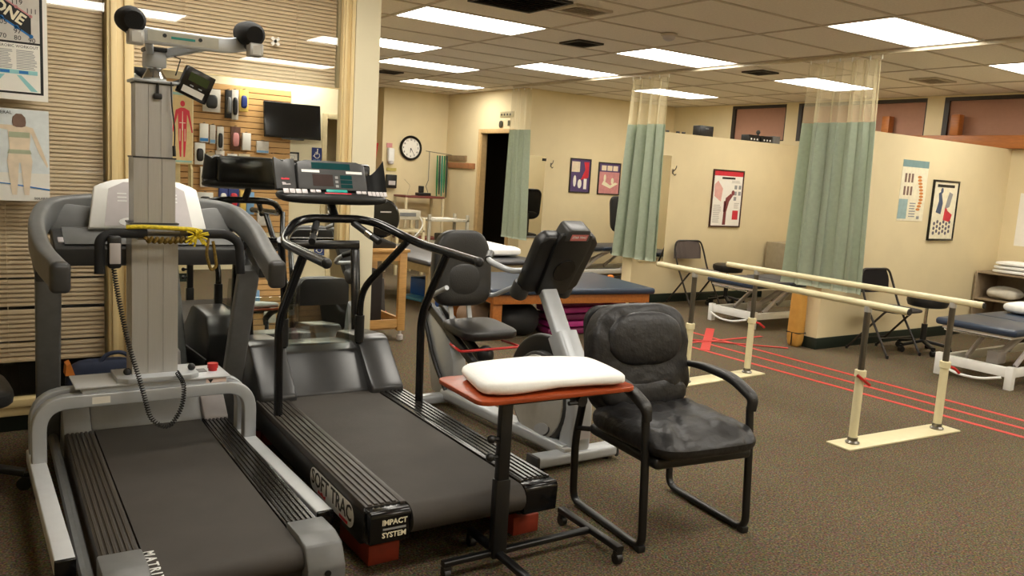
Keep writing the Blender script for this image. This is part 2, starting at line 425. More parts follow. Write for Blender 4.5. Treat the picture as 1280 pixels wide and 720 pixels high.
# vents, detector
def vent(name, cx, cy, sx, sy, m1, m2, lab, slats):
    t = thing(name, lab, 'ceiling vent', (cx, cy, CEIL-.006))
    f = B(); 
    for s in (-1, 1):
        bx(f, -sx/2, sx/2, s*(sy/2-.0125)-.0125, s*(sy/2-.0125)+.0125, -.010, .006); bx(f, s*(sx/2-.0125)-.0125, s*(sx/2-.0125)+.0125, -sy/2+.025, sy/2-.025, -.010, .006)
    obj('frame', f, m1, t, smooth=0)
    b = B(); bx(b, -sx/2+.025, sx/2-.025, -sy/2+.025, sy/2-.025, 0, .005); obj('backing', b, m2, t, smooth=0)
    n = slats
    for i in range(n):
        s_ = B(); box(s_, (0, -sy/2+.03+(sy-.06)*(i+.5)/n, -.004), (sx-.052, (sy-.06)/n*.55, .003), r=(30, 0, 0)); obj('louvre', s_, m1, t, smooth=0)
GREYV2 = mat('vent_grey', (190, 178, 160), .6); DKV = mat('vent_dark', (40, 34, 28), .6)
vent('ceiling_vent', 4.97, 6.33, .30, .30, DKV, DARK, 'small black square ceiling vent between two lights', 6)
vent('ceiling_vent', 3.5, 5.22, .56, .56, DKV, DARK, 'large dark square ceiling vent beside a lit light', 9)
vent('ceiling_vent', 4.0, 5.1, .35, .28, GREYV2, GREYV2, 'grey flush ceiling vent beside the large dark vent', 5)
vent('ceiling_vent', 7.37, 6.2, .28, .28, DKV, DARK, 'small dark ceiling vent by the curtain track', 6)
vent('ceiling_vent', 8.75, 5.03, .4, .3, GREYV2, GREYV2, 'faint grey ceiling vent over the curtained booth', 5)
vent('ceiling_vent', 4.95, 10.45, .3, .3, DKV, DARK, 'dark ceiling vent in the far part of the room beside the column', 6)
t = thing('smoke_detector', 'clear round detector dome on the ceiling tile', 'smoke detector', (5.1, 5.3, CEIL-.006))
b = B(); lathe(b, [(.07, 0), (.07, -.012), (.06, -.018)], seg=20); obj('base_ring', b, GRID, t)
b = B(); lathe(b, [(.055, -.018), (.05, -.04), (.03, -.055), (.005, -.06)], seg=20); obj('dome', b, LTGREY, t)

# walls ---------------------------------------------------------------
def wall(name, boxes, mt=CREAM):
    b_ = B()
    for q in boxes: bx(b_, *q)
    return struct(name, b_, mt, smooth=0)
# mirror / window wall at y = 4.9 (stands between x = -1.8 and 2.23)
wall('wall_left', [(-1.9, -.95, WY, WY+.15, 0, CEIL), (-.95, 2.0, WY+.02, WY+.15, 0, .09), (-.95, 2.0, WY+.02, WY+.15, 2.735, CEIL+.1), (.70, .83, WY+.02, WY+.15, .09, 2.735),
                   (2.0, 2.235, WY+.02, WY+.15, 0, CEIL+.1)])
b = B(); bx(b, -.95, 2.0, WY+.16, WY+.18, 0, CEIL); struct('wall_night_backing', b, DARK, smooth=0)
b = B(); bx(b, 2.078, 2.24, WY-.03, WY+.15, 0, CEIL); struct('wall_column', b, WHITEWALL, smooth=0)
wall('wall_west', [(-1.9, -1.8, BY, WY, 0, CEIL)])
wall('wall_inner', [(2.1, 2.2, WY+.15, 13.0, 0, CEIL)])
wall('wall_far', [(2.1, 5.87, 13.0, 13.1, 0, CEIL), (5.87, 7.17, 12.53, 12.63, 0, CEIL), (5.87, 5.97, 12.63, 13.0, 0, CEIL)], CREAM)
wall('wall_door', [(7.07, 7.17, 11.42, 12.53, 0, CEIL), (7.07, 7.17, 10.2, 10.56, 0, CEIL), (7.07, 7.17, 10.56, 11.42, 2.1, CEIL)])
wall('wall_rear', [(7.17, XR, 10.2, 10.3, 0, CEIL)])
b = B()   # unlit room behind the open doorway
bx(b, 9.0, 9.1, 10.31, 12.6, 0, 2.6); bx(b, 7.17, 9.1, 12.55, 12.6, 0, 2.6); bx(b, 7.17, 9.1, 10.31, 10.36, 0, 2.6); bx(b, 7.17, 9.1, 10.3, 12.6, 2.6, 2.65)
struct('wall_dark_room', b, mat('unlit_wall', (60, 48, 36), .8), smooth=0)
WIN = [(7.95, 8.96), (5.84, 7.74), (3.4, 5.62), (-1.0, 3.2)]
bxs = [(XR, XR+.1, BY, 10.3, 0, 2.2), (XR, XR+.1, BY, 10.3, 2.73, CEIL)]
edges = [BY]+[v for w_ in sorted(WIN) for v in w_]+[10.3]
for a_, b_ in zip(edges[::2], edges[1::2]): bxs.append((XR, XR+.1, a_, b_, 2.2, 2.73))
wall('wall_right', bxs)
DOORW = (4.40, 5.25)
wall('wall_camera_side', [(-1.9, DOORW[0], BY-.1, BY, 0, CEIL), (DOORW[1], XR, BY-.1, BY, 0, CEIL), (DOORW[0], DOORW[1], BY-.1, BY, 2.1, CEIL)], WHITEWALL)
b = B(); bx(b, 3.9, 5.7, BY-1.5, BY-1.4, 0, CEIL); bx(b, 3.8, 3.9, BY-1.5, BY-.1, 0, CEIL); bx(b, 5.7, 5.8, BY-1.5, BY-.1, 0, CEIL)
struct('wall_corridor', b, CREAM, smooth=0)
# partitions of the treatment booths
P2Y, P1Y, PT = 4.76, 7.45, 2.11
wall('wall_partition_near', [(6.83, XR, P2Y, P2Y+.17, 0, PT)])
wall('wall_partition_far', [(6.86, XR, P1Y, P1Y+.17, 0, PT)])
def bboard(name, *q):
    b_ = B(); bx(b_, *q, bev=.004); struct(name, b_, BLACKBASE)
bboard('baseboard_near_partition', 6.83, XR, P2Y-.012, P2Y, 0, .11)
bboard('baseboard_near_partition_end', 6.818, 6.83, P2Y-.012, P2Y+.17, 0, .11)
bboard('baseboard_far_partition', 6.86, XR, P1Y-.012, P1Y, 0, .11)
bboard('baseboard_rear', 7.17, XR, 10.188, 10.2, 0, .11)
bboard('baseboard_door', 7.058, 7.07, 11.5, 12.5, 0, .11)
bboard('baseboard_right', 10.088, XR, BY, 10.1, 0, .11)
bboard('baseboard_left', -.95, 2.0, WY+.005, WY+.02, 0, .09)
# doorway casing (far door)
b = B()
for y0, y1 in ((11.42, 11.49), (10.49, 10.56)): bx(b, 7.05, 7.19, y0, y1, 0, 2.17, bev=.005)
bx(b, 7.05, 7.19, 10.56, 11.42, 2.1, 2.17, bev=.005); bx(b, 7.07, 7.17, 11.405, 11.42, 0, 2.1); bx(b, 7.07, 7.17, 10.56, 10.575, 0, 2.1)
d1 = struct('door_1', b, mat('door_casing', (198, 166, 116), .5), label='tan door casing round the dark doorway')
b = B()
for x0, x1 in ((4.33, 4.40), (5.25, 5.32)): bx(b, x0, x1, BY-.02, BY+.02, 0, 2.17, bev=.005)
bx(b, 4.40, 5.25, BY-.02, BY+.02, 2.1, 2.17, bev=.005)
d2 = struct('door_2', b, mat('door_casing2', (206, 190, 150), .5), label='cream casing of the doorway by the television')
b = B(); bx(b, 4.45, 4.72, BY-1.38, BY-1.34, 0, 1.95); obj('door_leaf', b, mat('door_leaf', (176, 150, 104), .5), d2)
b = B(); bx(b, 4.735, 4.75, BY-1.39, BY-1.36, 0, 1.85); obj('door_edge', b, mat('brown_gap', (96, 62, 44), .6), d2)
b = B(); bx(b, 4.40, 4.78, BY-1.37, BY-1.33, 1.95, 1.98); obj('lintel', b, DARK, d2)

# left windows: trim, glass, blinds ---------------------------------------
def trim_post(name, x0, x1, z0, z1, y0=WY-.035):
    b_ = B(); w_ = x1-x0
    bx(b_, x0, x1, y0+.015, WY+.03, z0, z1, bev=.003); bx(b_, x0+w_*.12, x0+w_*.34, y0, y0+.016, z0, z1, bev=.003); bx(b_, x0+w_*.62, x0+w_*.92, y0-.004, y0+.016, z0, z1, bev=.004)
    return struct(name, b_, CREAM2)
trim_post('trim_1', .70, .83, .09, 2.735)
trim_post('trim_2', 2.0, 2.078, .0, 2.735)
b = B(); bx(b, -.95, .70, WY-.03, WY+.05, .135, .178, bev=.006); bx(b, -.95, .70, WY-.02, WY+.05, .088, .135, bev=.004); struct('trim_sill', b, CREAM2)
b = B(); bx(b, -.95, 2.0, WY-.02, WY+.05, 2.715, 2.735); struct('trim_head', b, CREAM2)
b = B(); bx(b, -.95, .70, WY+.022, WY+.026, .178, 2.715); win1 = struct('window_1', b, GLASS, label='tall window pane before the closed beige blind')
b = B(); bx(b, .83, 2.0, WY+.022, WY+.026, 1.95, 2.715); win2 = struct('window_2', b, GLASS, label='upper window pane above the wall mirror')
def slat_mesh(L):
    b_ = B(); prof = [(-.0125, 0), (-.006, .0022), (.006, .0022), (.0125, 0), (.006, .0014), (-.006, .0014)]
    sweep(b_, [(-L/2, 0, 0), (L/2, 0, 0)], prof, up=(0, 0, 1)); return b_
def blind(name, label, x0, x1, zs, y=WY+.07):
    t = thing(name, label, 'blind', ((x0+x1)/2, y, zs[-1][0]-.02))
    L = x1-x0-.02; base = None; zb = zs[-1][0]-.02
    for z, a in zs:
        if base is None: s = obj('slat', slat_mesh(L), SLAT, t); base = s
        else: s = base.copy(); COL.objects.link(s)
        s.location = (0, 0, z-zb); s.rotation_euler = (R(a), 0, 0)
    b_ = B(); bx(b_, -L/2, L/2, -.012, .012, 0, .014, bev=.003); obj('bottom_rail', b_, SLAT, t)
    top = zs[0][0]+.02-zb
    b_ = B(); bx(b_, -L/2, L/2, -.02, .02, top, min(top+.03, 2.71-zb)); obj('head_rail', b_, SLAT, t)
    for fx in (-.32, .22) if L > 1.3 else (-.27, .28):
        b_ = B(); cyl(b_, (fx*L, -.018, 0), (fx*L, -.018, top), .0016, 6); obj('cord', b_, SLAT, t)
zs = []; z = 2.66
while z > .36:
    zs.append((z, 64+random.uniform(-2, 2)))
    if z > .95: z -= .0215
    elif abs(z-.655) < .013: z -= .042
    elif abs(z-.83) < .012 or abs(z-.47) < .012: z -= .032
    else: z -= .024
blind('window_blind', 'closed beige slatted blind behind the posters', -.95, .70, zs)
zs = []; z = 2.66
while z > 1.965: zs.append((z, 62+random.uniform(-1.5, 1.5))); z -= .0215
blind('window_blind', 'beige slatted blind above the big wall mirror', .83, 2.0, zs)
# tape X on the pane
def tape_x(p, s, lab):
    b_ = B()
    for a in (42, -42): box(b_, (p[0], p[1], p[2]), (s, .0006, s*.3), r=(0, a, 0))
    single('tape_cross', b_, PAPER, lab, 'tape', smooth=0)
tape_x((1.60, WY+.021, 2.18), .06, 'white tape cross stuck on the upper window pane')
# big wall mirror
b = B(); bx(b, .832, 1.998, WY+.008, WY+.02, .09, 1.945)
t = thing('wall_mirror', 'large wall mirror filling the bay between cream trims', 'mirror', (1.415, WY+.01, .09))
o = obj('glass', b, MIR, t, w=True, smooth=0)
b = B(); bx(b, .832, 1.998, WY+.004, WY+.02, 1.945, 1.952); obj('top_strip', b, CREAM2, t, w=True)
tape_x((1.97, WY+.006, 1.21), .06, 'white tape cross stuck low on the big wall mirror')
b = B(); bx(b, .83, 2.0, WY-.01, WY+.02, 0, .09, bev=.003); struct('baseboard_mirror', b, BLACKBASE)
# leaning black framed mirror
t = thing('framed_mirror', 'black framed mirror leaning against the wall mirror', 'mirror', (1.76, 4.72, 0))
Mx = M4.Translation(V((1.76, 4.72, 0))) @ rot(rx=-6)
f = B(); W_, H_ = .73, 1.03
prof = rrect(.05, .03, .008)
for x0, x1, z0, z1 in ((-W_/2, W_/2, H_-.055, H_), (-W_/2, W_/2, 0, .055), (-W_/2, -W_/2+.055, .055, H_-.055), (W_/2-.055, W_/2, .055, H_-.055)):
    bx(f, x0, x1, -.016, .016, z0, z1, bev=.006)
bx(f, -W_/2+.01, W_/2-.01, .008, .016, .02, H_-.02)
obj('frame', merge(B(), f, Mx), BLKG, t, w=True)
g = B(); bx(g, -W_/2+.05, W_/2-.05, -.002, .006, .05, H_-.05); obj('glass', merge(B(), g, Mx), MIR, t, w=True, smooth=0)

# right wall windows: dark frames, panes, blinds, wooden ledge
STRIPE = PINKSLAT
for n_, (a_, b_) in enumerate(WIN[:3]):
    f = B()
    for y0, y1 in ((a_, a_+.015), (b_-.06, b_)): bx(f, XR+.0, XR+.06, y0, y1, 2.2, 2.73)
    bx(f, XR, XR+.06, a_+.015, b_-.06, 2.69, 2.73); bx(f, XR, XR+.06, a_+.015, b_-.06, 2.2, 2.215)
    wo = struct('window_%d' % (n_+3), f, mat('bronze_frame', (50, 42, 36), .5), smooth=0, label='dark framed high window with a closed blind')
    g = B(); bx(g, XR+.07, XR+.074, a_, b_, 2.2, 2.73); obj('pane', g, GLASS, wo, smooth=0)
    s_ = B(); z = 2.215
    while z < 2.685: box(s_, (XR+.035, (a_+b_)/2-.02, z), (.003, b_-a_-.08, .02), r=(0, 22, 0)); z += .0185
    q = obj('blind', s_, PINKSLAT, wo, smooth=0); q['kind'] = 'stuff'
    b = B(); bx(b, XR+.09, XR+.1, a_, b_, 2.2, 2.73); obj('night', b, DARK, wo, smooth=0)
b = B(); bx(b, 9.99, XR, 4.2, 6.6, 2.115, 2.265, bev=.006); lg = struct('trim_window_ledge', b, ORWOOD)
for y in (5.40, 6.30):
    b = B(); bx(b, 9.98, 10.09, y-.05, y+.05, 2.265, 2.51, bev=.006); obj('ledge_post', b, ORWOOD, lg)
# ------------------------------------------------------------------ grey treadmill under the lift frame
def ribbed(bm, x0, x1, y0, y1, z0, z1, n=6):
    bx(bm, x0, x1, y0, y1, z0, z1, bev=.004)
    wd = (x1-x0)/(n+.6)
    for i in range(n):
        cx = x0+wd*(i+.8); bx(bm, cx-wd*.33, cx+wd*.33, y0+.003, y1-.003, z1-.002, z1+.005, bev=.002, seg=1)
T = thing('treadmill', 'large grey treadmill with white display panel, under the silver lift frame', 'treadmill', (.725, 2.6, 0), rz=-1.6)
b = B(); bx(b, -.335, .335, -.02, 1.95, .05, .165, bev=.01); obj('deck_frame', b, DKGREY, T)
b = B()
pr = [(1.60, .155), (1.60, .190), (0.0, .190)]
for k in range(7): a = R(90+30*k); pr.append((-.0+.045*cos(a), .145+.045*sin(a)))
pr.append((0, .10)); pr.append((1.6, .10))
prism(b, [(p[0], p[1]) for p in [(1.60, .1), (1.60, .19), (.0, .19)]+[(.045*cos(R(a)), .145+.045*sin(R(a))) for a in (110, 135, 160, 180, 205, 230, 250)]+[(0, .1)]], .475,
      face_m((-.2375, 0, 0), (0, 1, 0), (0, 0, 1)))
belt = obj('belt', b, RUB, T)
b = B(); ribbed(b, -.365, -.243, .16, 1.56, .06, .192); obj('side_rail', b, RIB, T)
b = B(); ribbed(b, .243, .365, .16, 1.56, .06, .192); obj('side_rail', b, RIBG, T)
b = B(); tube(b, [(-.40, .1, .13), (-.40, 1.7, .13)], .022, 8); obj('side_tube', b, MIDGREY, T)
for s in (-1, 1):
    b = B(); poly = [(-.08, .02), (-.08, .13), (-.04, .20), (.03, .215), (.165, .21), (.165, .02)]
    prism(b, poly, .135, face_m((.24 if s > 0 else -.375, 0, 0), (0, 1, 0), (0, 0, 1)), bev=.008)
    cap = obj('rear_cap', b, MIDGREY, T)
    b = B(); cyl(b, (s*.31, -.083, .11), (s*.31, -.07, .11), .012); obj('bolt_hole', b, DARK, cap)
b = B(); text(b, 'MATRIX', .046, face_m((-.222, .06, .1915), (0, -1, 0), (1, 0, 0)), bold=.001, space=1.45); obj('lettering', b, WHITE, belt, smooth=0)
b = B()
prism(b, [(1.55, .15), (1.56, .20), (1.66, .31), (1.80, .345), (2.02, .33), (2.08, .2), (2.08, .05), (1.6, .05)], .50, face_m((-.25, 0, 0), (0, 1, 0), (0, 0, 1)), bev=.01)
obj('motor_cover', b, SILV, T)
for s in (-1, 1):
    b = B(); prism(b, [(1.52, .15), (1.53, .205), (1.64, .30), (1.80, .33), (2.0, .3), (2.06, .05), (1.56, .05)], .115, face_m((.252 if s > 0 else -.367, 0, 0), (0, 1, 0), (0, 0, 1)), bev=.008)
    obj('cover_wing', b, LTGREY if s > 0 else SILV, T)
for s in (-1, 1):
    b = B(); bar(b, [(s*.415, 1.80, .06), (s*.425, 1.40, .97)], .055, .10, up=(1, 0, 0), r=.012); obj('upright', b, MIDGREY, T)
    b = B(); pts = fillet([(s*.415, .93, 1.01), (s*.455, 1.22, 1.045), (s*.468, 1.48, 1.13), (s*.41, 1.70, 1.21), (s*.22, 1.74, 1.23)], .12, 6)
    sweep(b, pts, rrect(.065, .115, .02), up=(0, 0, 1)); arm = obj('handrail_arm', b, MIDGREY, T)
    b = B(); box(b, (s*.414, .915, 1.006), (.072, .06, .12), r=(4, 0, -s*7), bev=.02, seg=3); obj('arm_tip', b, DKGREY, arm)
    b = B(); bar(b, [(s*.455, 1.25, .965), (s*.46, 1.5, 1.05)], .05, .05, up=(0, 0, 1), r=.01); obj('arm_brace', b, DKGREY, T)
b = B(); prism(b, [(1.40, .985), (1.385, 1.065), (1.46, 1.085), (1.58, 1.125), (1.66, 1.13), (1.68, 1.02)], .80, face_m((-.40, 0, 0), (0, 1, 0), (0, 0, 1)), bev=.012)
tray = obj('console_tray', b, DKGREY, T)
b = B(); prism(b, [(1.415, 1.076), (1.58, 1.132), (1.62, 1.134), (1.43, 1.07)], .34, face_m((-.36, 0, .006), (0, 1, 0), (0, 0, 1)), bev=.002); obj('tray_top', b, MIDGREY, tray)
b = B(); prism(b, [(1.415, 1.076), (1.58, 1.132), (1.62, 1.134), (1.43, 1.07)], .34, face_m((.02, 0, .006), (0, 1, 0), (0, 0, 1)), bev=.002); obj('tray_top', b, MIDGREY, tray)
for s in (-1, 1):
    b = B(); prism(b, [(-.10, 0), (.10, 0), (.085, .13), (-.04, .145), (-.10, .10)] if s < 0 else [(-.10, 0), (.10, 0), (.10, .06), (.04, .145), (-.085, .13)], .02,
                   face_m((s*.31, 1.66, 1.10), (1, 0, 0), (0, .3, 1)), bev=.006); obj('cup_panel', b, MIDGREY, T)
    for i in range(3):
        b2 = B(); box(b2, (s*(.30+.035*i), 1.47, 1.094), (.025, .05, .008), r=(18, 0, 0), bev=.002); obj('button', b2, LTGREY, tray)
arch = [(-.255, 0), (.255, 0), (.225, .20)]+[(.19*cos(R(a))*1.1, .20+.05*sin(R(a))) for a in (20, 45, 70, 90, 110, 135, 160)]+[(-.225, .20)]
b = B(); prism(b, arch, .05, face_m((0, 1.58, 1.125), (1, 0, 0), (0, .42, 1)), bev=.008); ds = obj('display_panel', b, WHITE, T)
b = B(); Mf = face_m((0, 1.58, 1.125), (1, 0, 0), (0, .42, 1)) @ M4.Translation(V((0, 0, .051)))
polyp(b, Mf, [(-.19, .01), (.19, .01), (.165, .19), (.1, .225), (-.1, .225), (-.165, .19)]); obj('display_face', b, LTGREY, ds, smooth=0)
for i in range(3):
    for s in (-1, 1): b = B(); patch(b, Mf, s*.11-.02, s*.11+.02, .165-.018*i, .170-.018*i, lift=.001); obj('display_mark', b, WHITE, ds, smooth=0)
b = B(); polyp(b, Mf, ell(-.07, .03, .06, .022), lift=.001); obj('display_oval', b, WHITE, ds, smooth=0)
for s in (-1, 1):
    b = B(); lathe(b, [(.03, 0), (.035, .02), (.03, .05)], c=(s*.3, 1.95, 0)); obj('foot', b, BLK, T)
    b = B(); lathe(b, [(.03, 0), (.035, .02), (.03, .05)], c=(s*.3, .05, 0)); obj('foot', b, BLK, T)

# ------------------------------------------------------------------ lift frame with tower
F = thing('lift_frame', 'silver body weight support frame with telescopic tower and padded yoke', 'lift frame', (.715, 3.85, 0))
for x in (.272, 1.143):
    b = B(); bar(b, [(x, 2.83, .165), (x, 3.98, .165)], .062, .058, r=.006); rl = obj('base_rail', b, SILVL, F, w=True)
    b = B(); bx(b, x-.031, x+.031, 2.815, 2.832, .134, .194, bev=.003); obj('end_cap', b, BLKG, rl, w=True)
    for y in (2.9, 3.9):
        b = B(); cyl(b, (x-.012, y, .04), (x+.012, y, .04), .04, 16); cw = obj('caster', b, BLK, F, w=True)
        b = B(); bx(b, x-.022, x+.022, y-.02, y+.02, .07, .137, bev=.004); obj('caster_fork', b, STEEL, cw, w=True)
for y, mt in ((3.81, SILV), (3.935, SILV)):
    b = B(); bar(b, [(.277, y, .19), (.277, y, .44), (1.145, y, .44), (1.145, y, .19)], .056, .058, fil=.15, up=(0, 1, 0), r=.006, n=8); obj('arch', b, mt, F, w=True)
b = B(); bx(b, .44, 1.03, 3.80, 3.98, .462, .492, bev=.004); obj('platform_box', b, SILV, F, w=True)
b = B(); bx(b, .412, 1.052, 3.785, 4.01, .492, .50, bev=.003); plat = obj('platform', b, SILVL, F, w=True)
b = B(); prism(b, [(-.17, -.085), (-.13, -.115), (.13, -.115), (.17, -.085), (.17, .09), (-.17, .09)], .022, M4.Translation(V((.745, 3.89, .50))), bev=.003); obj('tower_flange', b, SILV, F, w=True)
for x in (.625, .895):
    b = B(); cyl(b, (x, 3.86, .5), (x, 3.86, .525), .007); ball(b, (x, 3.86, .535), .017); obj('knob', b, BLK, plat, w=True)
b = B(); cyl(b, (1.0, 3.9, .5), (1.0, 3.9, .512), .02); cyl(b, (1.0, 3.9, .512), (1.0, 3.9, .535), .024); obj('stop_button', b, REDP, plat, w=True, label='red emergency stop button')
b = B(); bx(b, .90, .97, 3.88, 3.94, .50, .503); obj('control_label', b, MIDGREY, plat, w=True)
b = B(); bx(b, .655, .70, 3.86, 3.92, .523, .53); obj('switch_plate', b, LTGREY, plat, w=True)
b = B(); bx(b, .475, .545, 3.7805, 3.782, .425, .455); obj('sticker', b, PAPER, F, w=True, smooth=0)
b = B(); bx(b, .945, 1.035, 3.798, 3.7995, .464, .49); st = obj('warning_label', b, mat('warning_label', (230, 206, 196), .5), F, w=True, smooth=0)
b = B(); polyp(b, face_m((.965, 3.797, .477), (1, 0, 0), (0, 0, 1)), [(-.012, .008), (0, -.01), (.012, .008)]); obj('warning_mark', b, PBLK, st, w=True, smooth=0)
def fluted(w_, d, n=3):
    """column section with narrow vertical grooves in each face"""
    o = []; g = .002
    def side(L):
        pts = [0]; 
        for i in range(1, n+1): c_ = L*i/(n+1); pts += [c_-g, (c_-g, 1), (c_+g, 1), c_+g]
        return pts
    for (ox, oy, dx, dy, L) in ((-w_/2, -d/2, 1, 0, w_), (w_/2, -d/2, 0, 1, d), (w_/2, d/2, -1, 0, w_), (-w_/2, d/2, 0, -1, d)):
        nx, ny = -dy, dx
        for p in side(L):
            q, inn = (p if isinstance(p, tuple) else (p, 0))
            o.append((ox+dx*q+nx*inn*.003, oy+dy*q+ny*inn*.003))
    return o
tx, ty = .738, 3.92
for w_, d, z0, z1, g_ in ((.190, .14, .522, 1.19, 2), (.170, .12, 1.19, 1.475, 2), (.150, .10, 1.475, 1.79, 2)):
    b = B(); prism(b, fluted(w_, d, g_), z1-z0, M4.Translation(V((tx, ty, z0)))); sec = obj('tower_section', b, ALU, F, w=True, smooth=30)
    b = B(); prism(b, rrect(w_+.006, d+.006), .007, M4.Translation(V((tx, ty, z1-.004)))); obj('section_ring', b, DKGREY, sec, w=True)
b = B(); box(b, (tx+.005, ty-.005, 1.797), (.19, .14, .012), bev=.003); obj('top_plate', b, SILV, F, w=True)
b = B(); cyl(b, (tx+.01, ty-.07, 1.79), (tx+.01, ty-.07, 1.745), .006); box(b, (tx+.01, ty-.07, 1.735), (.035, .02, .025), bev=.006); obj('clamp_knob', b, BLK, F, w=True)
b = B(); lathe(b, [(.045, 0), (.05, .01), (.03, .05), (.035, .055)], c=(tx+.01, ty, 1.803)); obj('swivel_base', b, CHROME, F, w=True)
b = B(); bx(b, tx-.032, tx+.052, ty-.045, ty+.045, 1.858, 1.925, bev=.008); obj('load_cell', b, SILV, F, w=True)
b = B(); bx(b, tx-.035, tx+.06, ty-.05, ty+.05, 1.925, 1.942, bev=.003); obj('swivel_cap', b, BLK, F, w=True)
yk = B(); yp = fillet([(.62, 3.735, 1.972), (.70, 3.72, 1.966), (1.0, 3.72, 1.966), (1.075, 3.735, 1.985)], .05, 4)
bar(yk, yp, .04, .062, r=.008); yoke = obj('yoke_bar', yk, SILVL, F, w=True)
for i in range(2): b = B(); cyl(b, (.745+.14*i, 3.702, 1.972), (.745+.14*i, 3.695, 1.972), .008); obj('bolt', b, BLK, yoke, w=True)
b = B(); bx(b, .68, .96, 3.698, 3.6995, 1.945, 1.988); lb = obj('yoke_label', b, mat('pale_label', (206, 204, 188), .5), yoke, w=True, smooth=0)
b = B(); bx(b, .77, .865, 3.697, 3.6979, 1.962, 1.972); obj('label_print', b, TEAL, lb, w=True, smooth=0)
for x0, x1 in ((.72, .60), (.78, .90)):
    b = B(); bar(b, [(tx+.01+(x0-.75)*.4, ty+.02, 1.915), (x1*.6+.33 if x0 < .75 else .90, 3.735, 1.95)], .03, .035, r=.004); obj('yoke_strut', b, SILV, F, w=True)
for x, z in ((.613, 1.99), (1.083, 2.0)):
    b = B(); lathe(b, [(.035, 0), (.047, .012), (.054, .08), (.048, .16), (.03, .17)], seg=24, mtx=M4.Translation(V((x, 3.60, z+.012))) @ rot(rx=-82)); obj('foam_pad', b, FOAM, F, w=True)
    b = B(); bx(b, x-.02, x+.038, 3.60, 3.66, z-.075, z-.02, bev=.006); br = obj('end_bracket', b, ALU, F, w=True)
    b = B(); bx(b, x-.008, x+.026, 3.5985, 3.5995, z-.068, z-.03); obj('sticker', b, WHITE, br, w=True, smooth=0)
    b = B(); cyl(b, (x, 3.74, 1.975), (x, 3.64, z-.03), .012); obj('pad_rod', b, STEEL, F, w=True)
# readout display
Md = M4.Translation(V((.905, 3.86, 1.80))) @ rot(rx=8, ry=20, rz=12)
b = B(); box_m(b, Md, -.068, .068, -.015, .015, -.062, .062, bev=.004); dsp = obj('readout', b, BLKG, F, w=True)
b = B(); box_m(b, Md, -.045, .045, -.0165, -.0145, .005, .042); obj('readout_screen', b, LCD, dsp, w=True, smooth=0)
b = B(); box_m(b, Md, -.055, .045, -.0165, -.0145, -.05, -.022); obj('readout_label', b, PAPER, dsp, w=True, smooth=0)
for sx in (-.02, .02): b = B(); box_m(b, Md, sx-.008, sx+.008, -.0165, -.0145, -.014, -.009); obj('readout_button', b, PGREY, dsp, w=True, smooth=0)
b = B(); tube(b, [(.81, 3.9, 1.80), (.85, 3.88, 1.815), (.85, 3.87, 1.80)], .006, 6); tube(b, [(.80, 3.86, 1.92), (.84, 3.85, 1.90), (.82, 3.85, 1.83)], .003, 6); obj('display_bracket', b, BLK, F, w=True)
b = B(); tube(b, fillet([(.80, 3.84, 1.80), (.80, 3.83, 1.70), (.815, 3.83, 1.60), (.81, 3.83, 1.50)], .05, 4), .003, 6); cyl(b, (.81, 3.83, 1.53), (.812, 3.83, 1.485), .007, 8); obj('signal_cable', b, BLK, F, w=True)
# foam handles
for s, ps in ((-1, [(.68, 3.72, 1.158), (.535, 3.72, 1.158), (.498, 3.70, 1.135), (.495, 3.69, .995)]), (1, [(.85, 3.72, 1.158), (1.01, 3.72, 1.158), (1.058, 3.70, 1.125), (1.062, 3.69, .985)])):
    b = B(); tube(b, ps, .0195, 12, fil=.06); obj('foam_handle', b, FOAM, F, w=True)
b = B(); tube(b, [(.52, 3.75, 1.156), (1.05, 3.75, 1.156)], .011, 8); 
for x in (.66, .83): bx(b, x-.012, x+.012, 3.74, 3.85, 1.13, 1.17)
obj('handle_bar', b, STEEL, F, w=True)
# coiled cord
def coil(bm, path, r, turns, rad, seg=6, per=9):
    ps = [V(p) for p in path]; N = int(turns*per); out = []
    fr = frames(ps)
    ls = [0]
    for a_, c_ in zip(ps, ps[1:]): ls.append(ls[-1]+(c_-a_).length)
    for i in range(N+1):
        d = ls[-1]*i/N; k = 0
        while k < len(ls)-2 and ls[k+1] < d: k += 1
        t_ = (d-ls[k])/max(1e-6, ls[k+1]-ls[k]); p = ps[k].lerp(ps[k+1], t_); s_, n_ = fr[k]
        an = 2*pi*i/per; out.append(p+(s_*cos(an)+n_*sin(an))*r)
    return sweep(bm, out, circ(rad, seg))
cp = fillet([(.548, 3.70, 1.03), (.56, 3.70, .93), (.60, 3.69, .70), (.65, 3.68, .52), (.685, 3.67, .36), (.755, 3.66, .315), (.815, 3.67, .40), (.83, 3.70, .50), (.815, 3.78, .535)], .08, 5)
b = B(); coil(b, cp, .0085, 95, .0028, 5, 8); obj('coiled_cord', b, BLK, F, w=True)
b = B(); box(b, (.55, 3.685, 1.085), (.052, .032, .135), bev=.012, seg=3); hc = obj('hand_control', b, BLK, F, w=True)
b = B(); box(b, (.55, 3.667, 1.08), (.042, .006, .085), bev=.003); obj('hand_control_face', b, LTGREY, hc, w=True)
